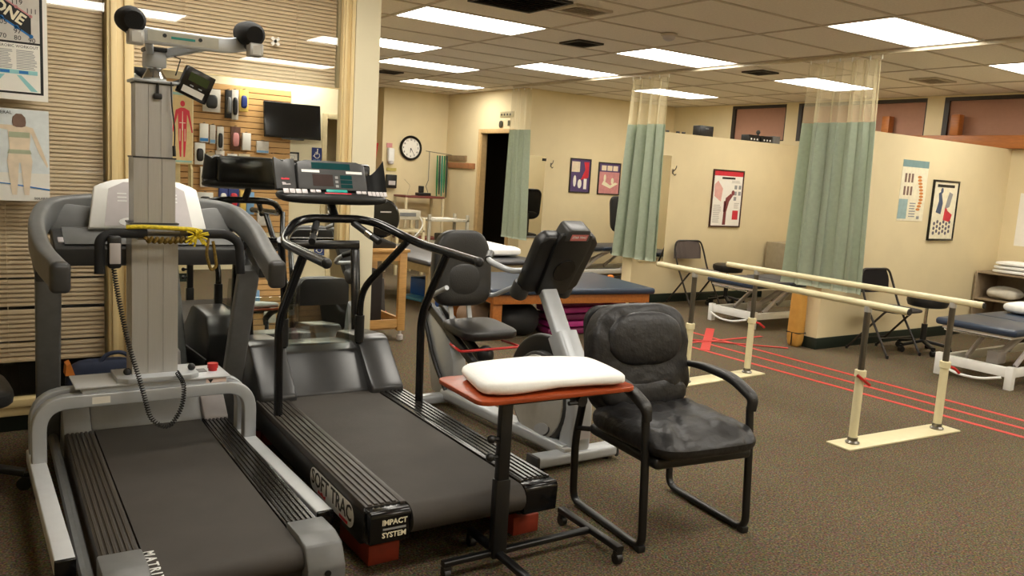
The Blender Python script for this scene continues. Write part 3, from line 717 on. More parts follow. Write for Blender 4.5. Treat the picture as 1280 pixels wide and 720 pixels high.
# yellow rope tied round the tower
RT = thing('rope', 'yellow and black braided rope knotted on the foam handles', 'rope', (.76, 3.70, 1.12))
b = B(); tube(b, fillet([(.60, 3.72, 1.185), (.68, 3.705, 1.188), (.86, 3.705, 1.18), (.9, 3.71, 1.17)], .03, 4), .009, 8); obj('rope_strand', b, YEL, RT, w=True)
b = B(); coil(b, [(.67, 3.71, 1.135), (.76, 3.705, 1.13), (.86, 3.71, 1.135)], .009, 9, .008, 6, 8); obj('rope_strand', b, ROPEDK, RT, w=True)
b = B(); random.seed(3)
for i in range(26):
    a = random.uniform(0, 2*pi); l = random.uniform(.03, .055); e = random.uniform(-.9, .9)
    p = V((.872, 3.69, 1.148)); q = p+V((cos(a)*l, -.02+random.uniform(-.015, .01), sin(a)*l*(.8)))
    tube(b, [p, p.lerp(q, .5)+V((0, -.01, .006)), q], .0045, 5)
obj('rope_tassel', b, YEL, RT, w=True)
b = B(); tube(b, fillet([(.925, 3.70, 1.14), (.915, 3.69, 1.07), (.935, 3.69, 1.0), (.96, 3.69, 1.02), (.945, 3.70, 1.13)], .02, 4), .007, 7); obj('rope_loop', b, ROPEDK, RT, w=True)

# ------------------------------------------------------------------ black treadmill on red blocks
T = thing('treadmill', 'black treadmill with lettered skirt raised on red blocks', 'treadmill', (1.613, 2.55, .08), rz=-2)
Z = -.08
def L(*p): return (p[0], p[1], p[2]+Z)
sh = M4.Translation(V((0, 0, Z)))
b = B()
for s in (-1, 1): bx(b, s*.325-.08, s*.325+.08, .03, 2.08, .135+Z, .245+Z, bev=.01); bx(b, s*.325-.05, s*.325+.05, .16, .36, .08+Z, .14+Z, bev=.004); bx(b, s*.325-.05, s*.325+.05, 1.62, 1.82, .08+Z, .14+Z, bev=.004)
bx(b, -.25, .25, .25, 2.08, .10+Z, .2+Z)
frame_b = obj('deck_frame', b, BLK, T)
b = B(); prism(b, [(1.55, .16), (1.55, .272), (.03, .272)]+[(.03+.055*cos(R(a)), .217+.055*sin(R(a))) for a in (110, 135, 160, 180, 205, 230, 250)]+[(.03, .162)], .49, face_m((-.245, 0, Z), (0, 1, 0), (0, 0, 1)))
obj('belt', b, RUB, T)
for s in (-1, 1):
    b = B(); t = B(); ribbed(t, .27, .405, .05, 1.52, .24, .276, n=5); bx(t, .25, .272, .04, 1.5, .25, .279, bev=.003)
    if s < 0: bmesh.ops.scale(t, vec=V((-1, 1, 1)), verts=t.verts)
    merge(b, t, sh); obj('side_rail', b, RIB if s < 0 else RIBG, T)
    b = B(); poly = [(-.006, .15), (-.012, .255), (.0, .272), (.06, .272), (.06, .15)]
    prism(b, poly, .16, face_m((.248 if s > 0 else -.408, 0, Z), (0, 1, 0), (0, 0, 1)), bev=.006); cap = obj('rear_cap', b, BLKG, T)
    b = B(); cyl(b, (s*.247, .03, .217+Z), (s*.258, .03, .217+Z), .035, 16); obj('roller_end', b, STEEL, T)
    if s < 0:
        b = B(); text(b, 'IMPACT', .028, face_m((-.315, -.0125, .230+Z), (1, 0, 0), (0, 0, 1)), bold=.0008); obj('lettering', b, PCREAM, cap, smooth=0); b = B(); text(b, 'SYSTEM', .028, face_m((-.315, -.0115, .182+Z), (1, 0, 0), (0, 0, 1)), bold=.0008)
        obj('lettering', b, PCREAM, cap, smooth=0)
        b = B(); patch(b, face_m((-.315, -.0122, .206+Z), (1, 0, 0), (0, 0, 1)), -.045, .045, -.004, .004); obj('small_print_line', b, PGREY, cap, smooth=0)
# lettered badge on the left skirt
Ms = face_m((-.4062, .40, .188+Z), (0, -1, 0), (0, 0, 1))
b = B(); pts = [(.20+.048*cos(R(a)), .048*sin(R(a))) for a in range(-90, 91, 20)]+[(-.20+.048*cos(R(a)), .048*sin(R(a))) for a in range(90, 271, 20)]
polyp(b, Ms, pts, t=.001); bd = obj('badge', b, WHITE, frame_b, smooth=0)
b = B(); text(b, 'SOFT TRAC', .088, Ms @ M4.Translation(V((0, .006, .0015))), bold=.0012); obj('badge_lettering', b, PBLK, bd, smooth=0)
b = B(); polyp(b, Ms, [(-.15, -.042), (-.14, -.026), (-.12, -.034), (-.10, -.024), (-.08, -.034), (-.055, -.026), (-.06, -.044), (-.10, -.04)], lift=.001); obj('badge_accent', b, PRED, bd, smooth=0)
b = B(); patch(b, Ms, .10, .19, -.045, -.032, lift=.001); obj('badge_accent', b, PRED, bd, smooth=0)
# motor hood
HOODM = mat('hood_plastic', (50, 50, 50), .3, var=.08)
def hood_prof(t_): return [(1.46, .14), (1.46, .30), (1.50, .335), (1.70-.02*t_, .52-.05*t_), (1.76, .538-.05*t_), (2.04, .51-.05*t_), (2.10, .40), (2.10, .10)]
b = B(); prism(b, hood_prof(0), .19, face_m((.205, 0, Z), (0, 1, 0), (0, 0, 1)), bev=.016); obj('hood_side', b, HOODM, T)
b = B(); prism(b, hood_prof(0), .19, face_m((-.395, 0, Z), (0, 1, 0), (0, 0, 1)), bev=.016); hd = obj('hood_side', b, HOODM, T)
b = B(); prism(b, [(1.52, .14), (1.52, .28), (1.54, .30), (1.70, .47), (1.78, .50), (2.04, .47), (2.09, .38), (2.09, .1)], .43, face_m((-.215, 0, Z), (0, 1, 0), (0, 0, 1)), bev=.012); obj('hood_middle', b, HOODM, T)
b = B(); box(b, L(.0, 1.78, .60), (.36, .006, .22), r=(-12, 0, 0)); obj('splash_panel', b, ACRYL, T, smooth=0)
for s in (-1, 1):
    b = B(); tube(b, [L(s*.375, 1.23, .26), L(s*.375, 1.25, .74), L(s*.356, .96, 1.09)], .021, 12, fil=.1); obj('upright', b, BLKG, T)
    b = B(); tube(b, [L(s*.215, 1.70, .5), L(s*.215, 1.70, .80), L(s*.338, 1.37, 1.115)], .019, 12, fil=.1); po = obj('front_post', b, BLKG, T)
    b = B(); cyl(b, L(s*.215, 1.70, .51), L(s*.215, 1.70, .66), .027, 14); obj('post_socket', b, BLK, po)
    b = B(); cyl(b, L(s*.10, 1.55, 1.19), L(s*.18, 1.38, 1.105), .018); gr = obj('heart_rate_grip', b, BLK, T)
    b = B(); cyl(b, L(s*.141, 1.462, 1.146), L(s*.158, 1.427, 1.1285), .0195); obj('grip_contact', b, CHROME, gr)
b = B(); tube(b, [L(-.362, .65, 1.088), L(-.355, 1.30, 1.11), L(-.20, 1.55, 1.21), L(.20, 1.55, 1.21), L(.355, 1.30, 1.11), L(.362, .65, 1.088)], .022, 14, fil=.12, n=7); hr = obj('handrail', b, BLKG, T)
for s in (-1, 1): b = B(); ball(b, L(s*.362, .65, 1.088), .023); obj('rail_cap', b, BLK, hr)
b = B(); tube(b, [L(0, 1.55, 1.21), L(0, 1.60, 1.26), L(0, 1.66, 1.34)], .022, 10, fil=.04); obj('console_stem', b, BLK, T)
b = B(); cushion(b, L(0, 1.60, 1.318), (.295, .085, .03), .6, .5, r=(8, 0, 0)); base_c = obj('console_base', b, BLK, T)
Mc = M4.Translation(V(L(0, 1.645, 1.33))) @ rot(rx=-22)
b = B(); prism(b, [(-.19, 0), (.19, 0), (.185, .15), (.14, .165), (-.14, .165), (-.185, .15)], .07, Mc @ rot(rx=90), bev=.01); cf = obj('console_face', b, DKGREY, T)
# the face surface is local z = +... on the near side
Mn = Mc @ rot(rx=90) @ M4.Translation(V((0, 0, .0705)))
b = B(); patch(b, Mn, -.11, .10, .115, .15); obj('upper_display', b, LCDT, cf, smooth=0)
b = B(); patch(b, Mn, -.11, .0, .02, .085); obj('main_display', b, LCDB, cf, smooth=0)
for q in ((.062, .085), (.038, .058), (.014, .034)): b = B(); patch(b, Mn, .04, .105, *q); obj('side_display', b, LCDT, cf, smooth=0)
for q in ((-.165, -.07), (.075, .165)): b = B(); patch(b, Mn, *q, .094, .108); obj('paper_strip', b, WHITE, cf, smooth=0)
for i in range(3): b = B(); patch(b, Mn, .012, .028, .016+.024*i, .03+.024*i); obj('key', b, PGREY, cf, smooth=0)
Mk = M4.Translation(V(L(0, 1.555, 1.345))) @ rot(rx=52)
def key_strip(nm, mt, *q):
    b_ = B(); box_m(b_, Mk, *q, bev=.002); obj(nm, b_, mt, base_c)
for i in range(4): key_strip('key', LTGREY, -.275+.032*i, -.247+.032*i, -.014, .014, -.004, .003)
for i in range(2): key_strip('key', LTGREY, -.135+.03*i, -.109+.03*i, -.004, .014, -.004, .003)
for i in range(2): key_strip('key', LTGREY, .115+.03*i, .141+.03*i, -.004, .014, -.004, .003)
for i in range(5): key_strip('key', LTGREY, .18+.022*i, .199+.022*i, -.016, .014, -.004, .003)
key_strip('start_key', TEAL, -.05, .065, .0, .018, -.004, .003)
key_strip('stop_key', PRED, -.06, .085, -.02, -.003, -.004, .003)
for s in (-1, 1):
    b = B()
    if s < 0:
        prism(b, [(-.30, .0), (-.195, .0), (-.195, .17), (-.24, .165), (-.255, .15), (-.30, .175)], .03, Mc @ rot(rx=90) @ M4.Translation(V((0, 0, .03))), bev=.005)
        wg = obj('book_holder', b, DKGREY, T)
        b = B(); polyp(b, Mn @ M4.Translation(V((-.25, .055, -.009))), [(-.022, -.004), (-.02, .006), (-.008, .002), (.004, .006), (.022, .003), (.02, -.004)]); obj('holder_print', b, PRED, wg, smooth=0)
        b = B(); polyp(b, Mn @ M4.Translation(V((-.247, .03, -.009))), [(-.02, -.008), (-.022, .008), (-.004, .005), (.0, -.002), (.02, .001), (.022, -.006)]); obj('holder_print', b, LTGREY, wg, smooth=0)
    else:
        def wing(u, v):
            x = .195+.10*u; return Mc @ rot(rx=90) @ V((x, .0+v*(.10+.08*u*u), .045+.03*u*u-.02*sin(pi*u)))
        sheet(b, wing, 8, 4, .006); obj('book_holder', b, BLK, T)
b = B(); bx(b, -.235, .235, 1.66, 1.745, 1.33+Z, 1.50+Z, bev=.02); obj('console_back', b, BLKG, T)
# red blocks under its feet
for x, y, lab in ((1.33, 2.83, 'red block under the lettered rear corner of the black treadmill'), (1.97, 2.80, 'red block under the rear corner of the black treadmill beside the bike'), (1.38, 4.3, 'red block under the front of the black treadmill by the grey treadmill'), (2.02, 4.28, 'red block under the front of the black treadmill by the bike')):
    b = B(); bx(b, x-.065, x+.065, y-.14, y+.14, 0, .08, bev=.005); single('support_block', b, BRICKRED, lab, 'block', 'red blocks under the black treadmill')
# ------------------------------------------------------------------ recumbent exercise bike
K = thing('exercise_bike', 'silver and black recumbent exercise bike beside the black treadmill', 'exercise bike', (2.70, 3.9, 0))
xc = 2.70
b = B(); bx(b, 2.42, 2.96, 3.20, 3.30, .02, .08, bev=.018, seg=3); ff = obj('front_foot', b, SILV, K, w=True)
for x in (2.425, 2.955): b = B(); bx(b, x-.012, x+.012, 3.198, 3.302, .015, .085, bev=.01); obj('foot_cap', b, DKGREY, ff, w=True)
for x in (2.47, 2.91): b = B(); cyl(b, (x, 3.25, 0), (x, 3.25, .03), .022); obj('leveller', b, BLK, ff, w=True)
b = B(); bx(b, 2.30, 2.98, 4.44, 4.52, .02, .08, bev=.018, seg=3); obj('rear_foot', b, SILV, K, w=True)
for x in (2.36, 2.92): b = B(); cyl(b, (x, 4.48, 0), (x, 4.48, .03), .022); obj('leveller', b, BLK, K, w=True)
b = B(); bar(b, [(2.62, 4.48, .075), (2.66, 3.25, .075)], .11, .07, r=.02); obj('floor_beam', b, SILV, K, w=True)
b = B(); bx(b, 2.60, 2.76, 3.22, 3.30, .078, .10, bev=.006); obj('foot_plate', b, ALU, K, w=True)
# flywheel housing
Mw = face_m((xc-.07, 3.53, .295), (0, 1, 0), (0, 0, 1))
b = B(); prism(b, ell(0, 0, .255, .255, 36), .14, Mw, bev=.02); hs = obj('wheel_housing', b, DKGREY, K, w=True)
b = B(); lathe(b, [(.232, -.005), (.228, .010), (.19, .016), (.0, .020)], seg=36, mtx=face_m((xc-.069, 3.525, .30), (0, -1, 0), (0, 0, 1))); dc = obj('side_disc', b, mat('disc_silver', (190, 188, 180), .35, metal=.25, var=.05), hs, w=True)
Mo = face_m((xc-.084, 3.45, .14), (0, -1, 0), (0, 0, 1))
b = B(); prism(b, ell(0, 0, .075, .04, 20, .35), .004, Mo @ M4.Translation(V((0, 0, -.003)))); obj('oval_trim', b, DKGREY, dc, w=True)
b = B(); prism(b, ell(0, 0, .066, .033, 20, .35), .004, Mo @ M4.Translation(V((0, 0, 0)))); obj('oval_inset', b, SILV, dc, w=True)
Mt = face_m((xc-.0875, 3.49, .43), (0, -1, -.28), (0, 0, 1))
b = B(); prism(b, rrect(.17, .05, .012), .003, Mt, ); bdg = obj('badge', b, REDP, dc, w=True, smooth=0)
b = B(); text(b, 'STAR TRAC', .028, Mt @ M4.Translation(V((0, 0, .004))), bold=.0007); obj('badge_lettering', b, WHITE, bdg, w=True, smooth=0)
b = B(); pts = [(xc, 3.80, .36), (xc, 3.76, .46), (xc, 3.67, .53), (xc, 3.55, .56), (xc, 3.42, .53)]
sweep(b, fillet(pts, .08, 4), rrect(.17, .05, .02), up=(1, 0, 0)); obj('fender', b, BLK, K, w=True)
# front spine and mast
b = B(); pts = fillet([(xc+.01, 3.28, .09), (xc+.01, 3.27, .25), (xc+.01, 3.31, .48), (xc, 3.385, .595), (xc, 3.43, .66)], .12, 5)
sweep(b, pts, rrect(.12, .14, .03), up=(1, 0, 0)); sp = obj('front_spine', b, SILV, K, w=True)
b = B(); bx(b, xc-.02, xc+.045, 3.194, 3.2, .15, .20); obj('spine_label', b, LTGREY, sp, w=True, smooth=0)
b = B(); bar(b, [(xc, 3.36, .56), (xc-.01, 3.63, .95)], .105, .05, up=(0, -1, .7), r=.012); ms = obj('mast', b, SILV, K, w=True)
Mm = face_m((xc-.0, 3.365, .56), (1, 0, 0), (0, .27, .39))
b = B(); box_m(b, Mm, -.022, .022, .07, .12, .024, .0265); obj('mast_label', b, PCREAM, ms, w=True, smooth=0)
b = B()
for x in (-.03, .03): b2 = B(); t = B(); lathe(t, [(.008, 0), (.006, .004)], seg=8); merge(b2, t, Mm @ M4.Translation(V((x, .0, .026)))); obj('mast_bolt', b2, CHROME, ms, w=True)
# console (its back faces the room)
Mk2 = face_m((xc+.01, 3.66, .90), (1, 0, 0), (0, -.20, .34))
poly = [(-.19, .03), (-.14, 0), (.14, 0), (.19, .03), (.195, .33), (.16, .375), (-.16, .375), (-.195, .33)]
b = B(); prism(b, poly, .075, Mk2, bev=.018); cs = obj('console', b, BLK, K, w=True)
b = B(); prism(b, [(-.10, .0), (.10, .0), (.12, .33), (.10, .40), (-.10, .40), (-.12, .33)], .03, Mk2 @ M4.Translation(V((.01, 0, .065))), bev=.01); cb = obj('console_hump', b, BLK, cs, w=True)
b = B(); lathe(b, [(.07, 0), (.068, .006), (.0, .008)], seg=24, mtx=Mk2 @ M4.Translation(V((.02, .17, .095)))); obj('speaker_disc', b, BLKG, cb, w=True)
b = B(); prism(b, [(-.085, .36), (.085, .36), (.075, .425), (.06, .435), (-.06, .435), (-.075, .425)], .10, Mk2 @ M4.Translation(V((.01, 0, 0))), bev=.012); hp = obj('console_cap', b, DKGREY, cs, w=True)
Ml = Mk2 @ M4.Translation(V((.015, .392, .1005)))
b = B(); patch(b, Ml, -.055, .055, -.02, .018, t=.001); lbl = obj('cap_label', b, mat('label_pinkish', (214, 120, 116), .5), hp, w=True, smooth=0)
b = B(); text(b, 'STAR TRAC', .018, Ml @ M4.Translation(V((0, 0, .0015))), bold=.0004); obj('cap_lettering', b, WHITE, lbl, w=True, smooth=0)
for s in (-1, 1):
    b = B(); t = B(); lathe(t, [(.045, -.03), (.05, -.02), (.05, .05), (.044, .06)], seg=18); merge(b, t, Mk2 @ M4.Translation(V((s*.15, .0, .02))) @ rot(rx=90)); obj('side_pod', b, DKGREY, cs, w=True)
    b = B(); tube(b, [(xc+s*.10, 3.62, .985), (xc+s*.25, 3.60, .985), (xc+s*.275, 3.78, 1.02), (xc+s*.17, 3.92, 1.05)], .016, 10, fil=.06); hb = obj('handlebar', b, SILV, K, w=True)
    b = B(); cyl(b, (xc+s*.26, 3.80, 1.025), (xc+s*.185, 3.90, 1.046), .021); obj('grip', b, BLK, hb, w=True)
    b = B(); tube(b, [(xc+s*.18, 4.62, .70), (xc+s*.25, 4.52, .69), (xc+s*.255, 4.25, .80)], .015, 10, fil=.06); sh_ = obj('side_handle', b, SILV, K, w=True)
    b = B(); box(b, (xc+s*.115, 3.66+.08*s, .30-.10*s), (.10, .14, .03), r=(10, 0, 0), bev=.01); pd = obj('pedal', b, BLK, K, w=True)
    b = B(); bar(b, [(xc+s*.08, 3.72, .30), (xc+s*.085, 3.66+.08*s, .30-.10*s)], .02, .03, up=(1, 0, 0)); obj('crank', b, DKGREY, pd, w=True)
# seat assembly
b = B(); prism(b, [(-.16, .04), (.15, .05), (.28, .55), (.20, .60), (-.06, .42), (-.12, .30)], .10, face_m((2.60, 4.52, 0), (0, 1, 0), (0, 0, 1)), bev=.015); obj('seat_column', b, SILV, K, w=True)
b = B(); tube(b, fillet([(2.585, 4.40, .06), (2.585, 4.62, .26), (2.585, 4.78, .54), (2.585, 4.70, .62)], .1, 5), .014, 8); obj('column_edge', b, BLK, K, w=True)
b = B()
bar(b, [(2.61, 4.15, .335), (2.61, 4.74, .60)], .04, .05, r=.008); obj('seat_rail', b, BLK, K, w=True)
b = B(); bar(b, [(2.69, 4.15, .335), (2.69, 4.74, .60)], .04, .05, r=.008); obj('seat_rail', b, BLK, K, w=True)
b = B(); cushion(b, (2.76, 4.36, .51), (.20, .19, .038), .5, .4, r=(4, 0, 0)); obj('seat', b, VINYL, K, w=True)
def bk(p):
    k = 1-.25*max(0, p.z/.26)**2; return V((p.x*k, p.y+.02*cos(p.x*7)*cos(p.z*6), p.z))
b = B(); cushion(b, (2.725, 4.56, .875), (.215, .055, .245), .45, .5, r=(-6, 0, 0), fn=lambda p: bk(p), nu=36, nv=20); sb = obj('backrest', b, VINYL, K, w=True)
b = B(); cushion(b, (2.725, 4.525, .80), (.13, .022, .11), .8, .7, r=(-6, 0, 0)); obj('lumbar_pad', b, VINYL, sb, w=True)
for x in (2.655, 2.79): b = B(); bar(b, [(x, 4.52, .50), (x, 4.57, .68)], .03, .012, up=(0, -1, 0)); obj('back_bracket', b, SILV, K, w=True)
b = B(); tube(b, [(2.53, 4.32, .435), (2.49, 4.13, .43), (2.93, 4.13, .43), (2.91, 4.32, .435)], .008, 8, fil=.03); obj('seat_lever', b, REDP, K, w=True, label='red seat adjustment lever loop')
b = B(); ball(b, (2.70, 4.18, .385), (.055, .055, .06)); obj('lever_knob', b, BLK, K, w=True)

# ------------------------------------------------------------------ overbed table
O = thing('overbed_table', 'rolling overbed table with cherry wood top and black steel base', 'table', (1.69, 2.455, 0), rz=-3.5)
top = rrect(.725, .385, .05, 5)
b = B(); prism(b, top, .018, M4.Translation(V((.228, .145, .662))), bev=.004); obj('table_top', b, CHERRY, O)
b = B(); bx(b, -.03, .03, -.02, .02, .05, .36, bev=.004); obj('outer_column', b, BLKP, O)
b = B(); bx(b, -.024, .024, -.016, .016, .30, .655, bev=.003); obj('inner_column', b, BLKP, O)
for z in (.45, .52): b = B(); cyl(b, (-.024, 0, z), (-.05, 0, z), .009, 8); ball(b, (-.055, 0, z), .017); obj('height_knob', b, BLK, O)
b = B(); bx(b, -.03, .52, -.02, .12, .65, .662); obj('top_support', b, BLKP, O)
b = B(); cyl(b, (.33, -.03, .637), (.33, .03, .637), .022); cyl(b, (.27, -.02, .632), (.33, -.02, .632), .009, 8); obj('tilt_handle', b, BLK, O)
b = B(); bar(b, [(-.23, .0, .065), (.46, .03, .065)], .03, .022, r=.006); obj('base_spine', b, BLKP, O)
b = B(); bar(b, [(0, .22, .065), (0, -.36, .065)], .034, .024, r=.006); obj('base_bar', b, BLKP, O)
b = B(); bar(b, [(.46, .25, .065), (.46, -.17, .065)], .034, .024, r=.006); obj('base_bar', b, BLKP, O)
for x, y in ((-.215, .0), (.46, .235), (.46, -.155), (0, -.34), (0, .21)):
    b = B(); cyl(b, (x-.012, y, .022), (x+.012, y, .022), .022, 16); cw = obj('caster', b, BLK, O)
    b = B(); bx(b, x-.017, x+.017, y-.012, y+.012, .03, .054, bev=.003); obj('caster_fork', b, BLK, cw)
# pillow on it
def pf(p):
    return V((p.x+.02*sin(p.y*9), p.y+.012*sin(p.x*11+1), p.z*(1+.18*sin(p.x*9+p.y*14))-.012*max(0, abs(p.x)-.28)/.07))
b = B(); cushion(b, (1.955, 2.595, .713), (.325, .185, .031), .55, .3, r=(0, 0, -6), nu=48, nv=18, fn=pf)
single('pillow', b, CLOTH, 'flat white pillow lying on the cherry wood table top', 'pillow')

# ------------------------------------------------------------------ black leather guest chair
C = thing('guest_chair', 'black leather armchair with sled base beside the overbed table', 'chair', (2.60, 2.53, 0), rz=-7)
for s in (-1, 1):
    x = s*.277
    b = B(); pts = fillet([(x*.92, .27, .52), (x, .285, .30), (x, .27, .018), (x, -.27, .018), (x, -.245, .38), (x, -.225, .56)], .06, 5)
    sweep(b, pts, rrect(.024, .036, .01), up=(1, 0, 0)); sl = obj('sled_leg', b, BLKP, C)
    b = B(); bx(b, x-.018, x+.018, -.275, -.235, 0, .03, bev=.006); obj('glide', b, BLK, sl)
    b = B(); pts = fillet([(x, -.235, .545), (x*1.02, -.235, .60), (x*1.03, -.10, .655), (x, .10, .665), (x*.96, .235, .65)], .1, 6)
    n = len(pts); sweep(b, pts, rrect(.052, .036, .016, 4), up=(0, -.3, 1), scl=[.75+.35*sin(pi*min(1, (i+2)/n)) for i in range(n)]); obj('armrest', b, VINYL, C)
    b = B(); tube(b, [(x, .275, .36), (s*.22, .20, .37)], .012, 8); obj('frame_stay', b, BLKP, C)
b = B(); bx(b, -.255, .255, -.29, .22, .35, .40, bev=.02, seg=3); obj('seat_pan', b, BLK, C)
def sf(p):
    wr = .008*sin(p.x*38+p.y*20)*sin(p.y*25)+.005*sin(p.x*70-p.y*40)-.012*math.exp(-((p.y+.02)/.02)**2)
    return V((p.x*(1+.03*sin(p.y*6)), p.y, p.z+(wr if p.z > 0 else 0)-(.02*max(0, -p.y-.15)/.1 if p.z > 0 else 0)))
b = B(); cushion(b, (0, -.065, .445), (.285, .295, .066), .6, .42, nu=64, nv=28, fn=sf); obj('seat_cushion', b, LEATH, C)
def bf(p):
    wr = .008*sin(p.x*45+p.z*16)*sin(p.z*24+p.x*9)
    gro = -.016*math.exp(-((p.z+.0+.05*cos(p.x*7))/.03)**2)-.012*math.exp(-((p.z+.17)/.025)**2)
    return V((p.x*(1-.10*max(0, (p.z-.1)/.17)), p.y-(wr+gro if p.y < 0 else 0), p.z))
b = B(); cushion(b, (0, .235, .685), (.27, .075, .255), .5, .42, r=(-10, 0, 0), nu=72, nv=44, fn=bf); bk_ = obj('backrest', b, LEATH, C)
b = B(); cushion(b, (0, .197, .785), (.205, .045, .125), .8, .6, r=(-10, 0, 0), nu=48, nv=20); obj('head_pad', b, LEATH, bk_)
b = B(); cushion(b, (0, .17, .535), (.235, .045, .07), .75, .5, r=(-10, 0, 0), nu=40, nv=16); obj('lumbar_roll', b, LEATH, bk_)
b = B(); prism(b, rrect(.47, .46, .08, 5), .03, face_m((0, .335, .685), (1, 0, 0), (0, .18, 1)), bev=.008); obj('back_shell', b, BLK, C)

# ------------------------------------------------------------------ parallel bars
PB = thing('parallel_bars', 'cream parallel walking bars on adjustable posts with floor plates', 'parallel bars', (4.97, 3.5, 0))
fr_ = ((4.405, 2.785), (5.11, 2.72)); re_ = ((4.50, 4.36), (5.27, 4.31))
A0, A1 = PZ(823.3, 330, .86), PZ(1136.4, 390.2, .86)
C0, C1 = PZ(909.7, 330.3, .86), PZ(1229.8, 382.1, .86)
posts = [PZ(1058.5, 557, .0), PZ(1152, 542, .0), PZ(847, 480, 0), PZ(928.5, 468, 0)]
for (p, q) in ((A0, A1), (C0, C1)):
    b = B(); tube(b, [p, q], .021, 14); rl = obj('hand_rail', b, BARCREAM, PB, w=True)
    for e, d in ((p, (p-q).normalized()), (q, (q-p).normalized())):
        b = B(); cyl(b, e, e+d*.006, .0195); obj('rail_cap', b, BLK, rl, w=True)
def on_line(p, q, pt):
    d = (q-p); d2 = V((d.x, d.y, 0)); t_ = (V((pt.x, pt.y, 0))-V((p.x, p.y, 0))).dot(d2)/d2.length_squared; return p+d*t_
tops = [on_line(A0, A1, posts[0]), on_line(C0, C1, posts[1]), on_line(A0, A1, posts[2]), on_line(C0, C1, posts[3])]
for i, (p, t_) in enumerate(zip(posts, tops)):
    p = V((t_.x, t_.y, 0)) if i < 2 else V((t_.x, t_.y, 0))
    posts[i] = p
    b = B(); cyl(b, p+V((0, 0, .012)), p+V((0, 0, .45)), .026, 16); po = obj('outer_post', b, BARCREAM, PB, w=True)
    b = B(); lathe(b, [(.028, .0), (.034, .003), (.034, .042), (.028, .045)], c=p+V((0, 0, .42)), seg=16); obj('collar', b, BARCREAM, po, w=True)
    b = B(); cyl(b, p+V((0, 0, .40)), V((p.x, p.y, t_.z-.02)), .019, 14); ip = obj('inner_post', b, STEEL, PB, w=True)
    b = B(); cyl(b, V((p.x, p.y, t_.z-.045)), V((p.x, p.y, t_.z-.01)), .022, 14); obj('saddle', b, ALU, ip, w=True)
    b = B(); lathe(b, [(.04, .012), (.042, .02), (.03, .03), (.03, .05)], c=p, seg=16); obj('flange', b, STEEL, PB, w=True)
    if i != 2:
        b = B(); dx = -1 if i == 0 else 1
        tube(b, [p+V((dx*.03, -.01, .43)), p+V((dx*.06, -.02, .44)), p+V((dx*.02+.05, -.05, .38))] if i == 0 else [p+V((dx*.02, -.02, .43)), p+V((dx*.06, -.03, .42)), p+V((dx*.11, -.04, .385))], .009, 7)
        obj('lock_lever', b, REDP, PB, w=True, label='red locking lever')
for (a, c_) in ((0, 1), (2, 3)):
    p, q = posts[a], posts[c_]; d = (q-p).normalized(); n_ = V((-d.y, d.x, 0)); 
    b = B(); poly = [p-d*.13-n_*.085, q+d*.13-n_*.085, q+d*.13+n_*.085, p-d*.13+n_*.085]
    prism(b, [(v.x, v.y) for v in poly], .012, bev=.003); obj('floor_plate', b, BARCREAM, PB, w=True)
# red tape on the carpet
for (x0, y0, x1, y1, lab) in ((852, 412, 1280, 526, 'red tape line nearest the partitions, along the carpet past the bars'), (852, 421, 1280, 536, 'middle one of three long red tape lines on the carpet'), (850, 430, 1280, 547, 'red tape line nearest the parallel bars, along the carpet')):
    p, q = PZ(x0, y0, 0), PZ(x1, y1, 0); q = q+(q-p)*.15
    b = B(); bar(b, [p+V((0, 0, .001)), q+V((0, 0, .001))], .046, .002); single('tape_line', b, RED, lab, 'tape', 'long red tape lines on the carpet', smooth=0)
for n_, (x0, y0, x1, y1, wd, lab) in enumerate(((881, 438, 888, 411, .085, 'short wide red tape mark crossing the long lines'), (850, 430, 952, 421, .04, 'slanting red tape strip crossing the long lines by the wide mark'), (852, 424, 985, 436, .04, 'slanting red tape strip running toward the partition end'))):
    p, q = PZ(x0, y0, 0), PZ(x1, y1, 0); h = .0035+.002*n_
    b = B(); bar(b, [p+V((0, 0, h)), q+V((0, 0, h))], wd, .002); single('tape_strip', b, RED, lab, 'tape', smooth=0)

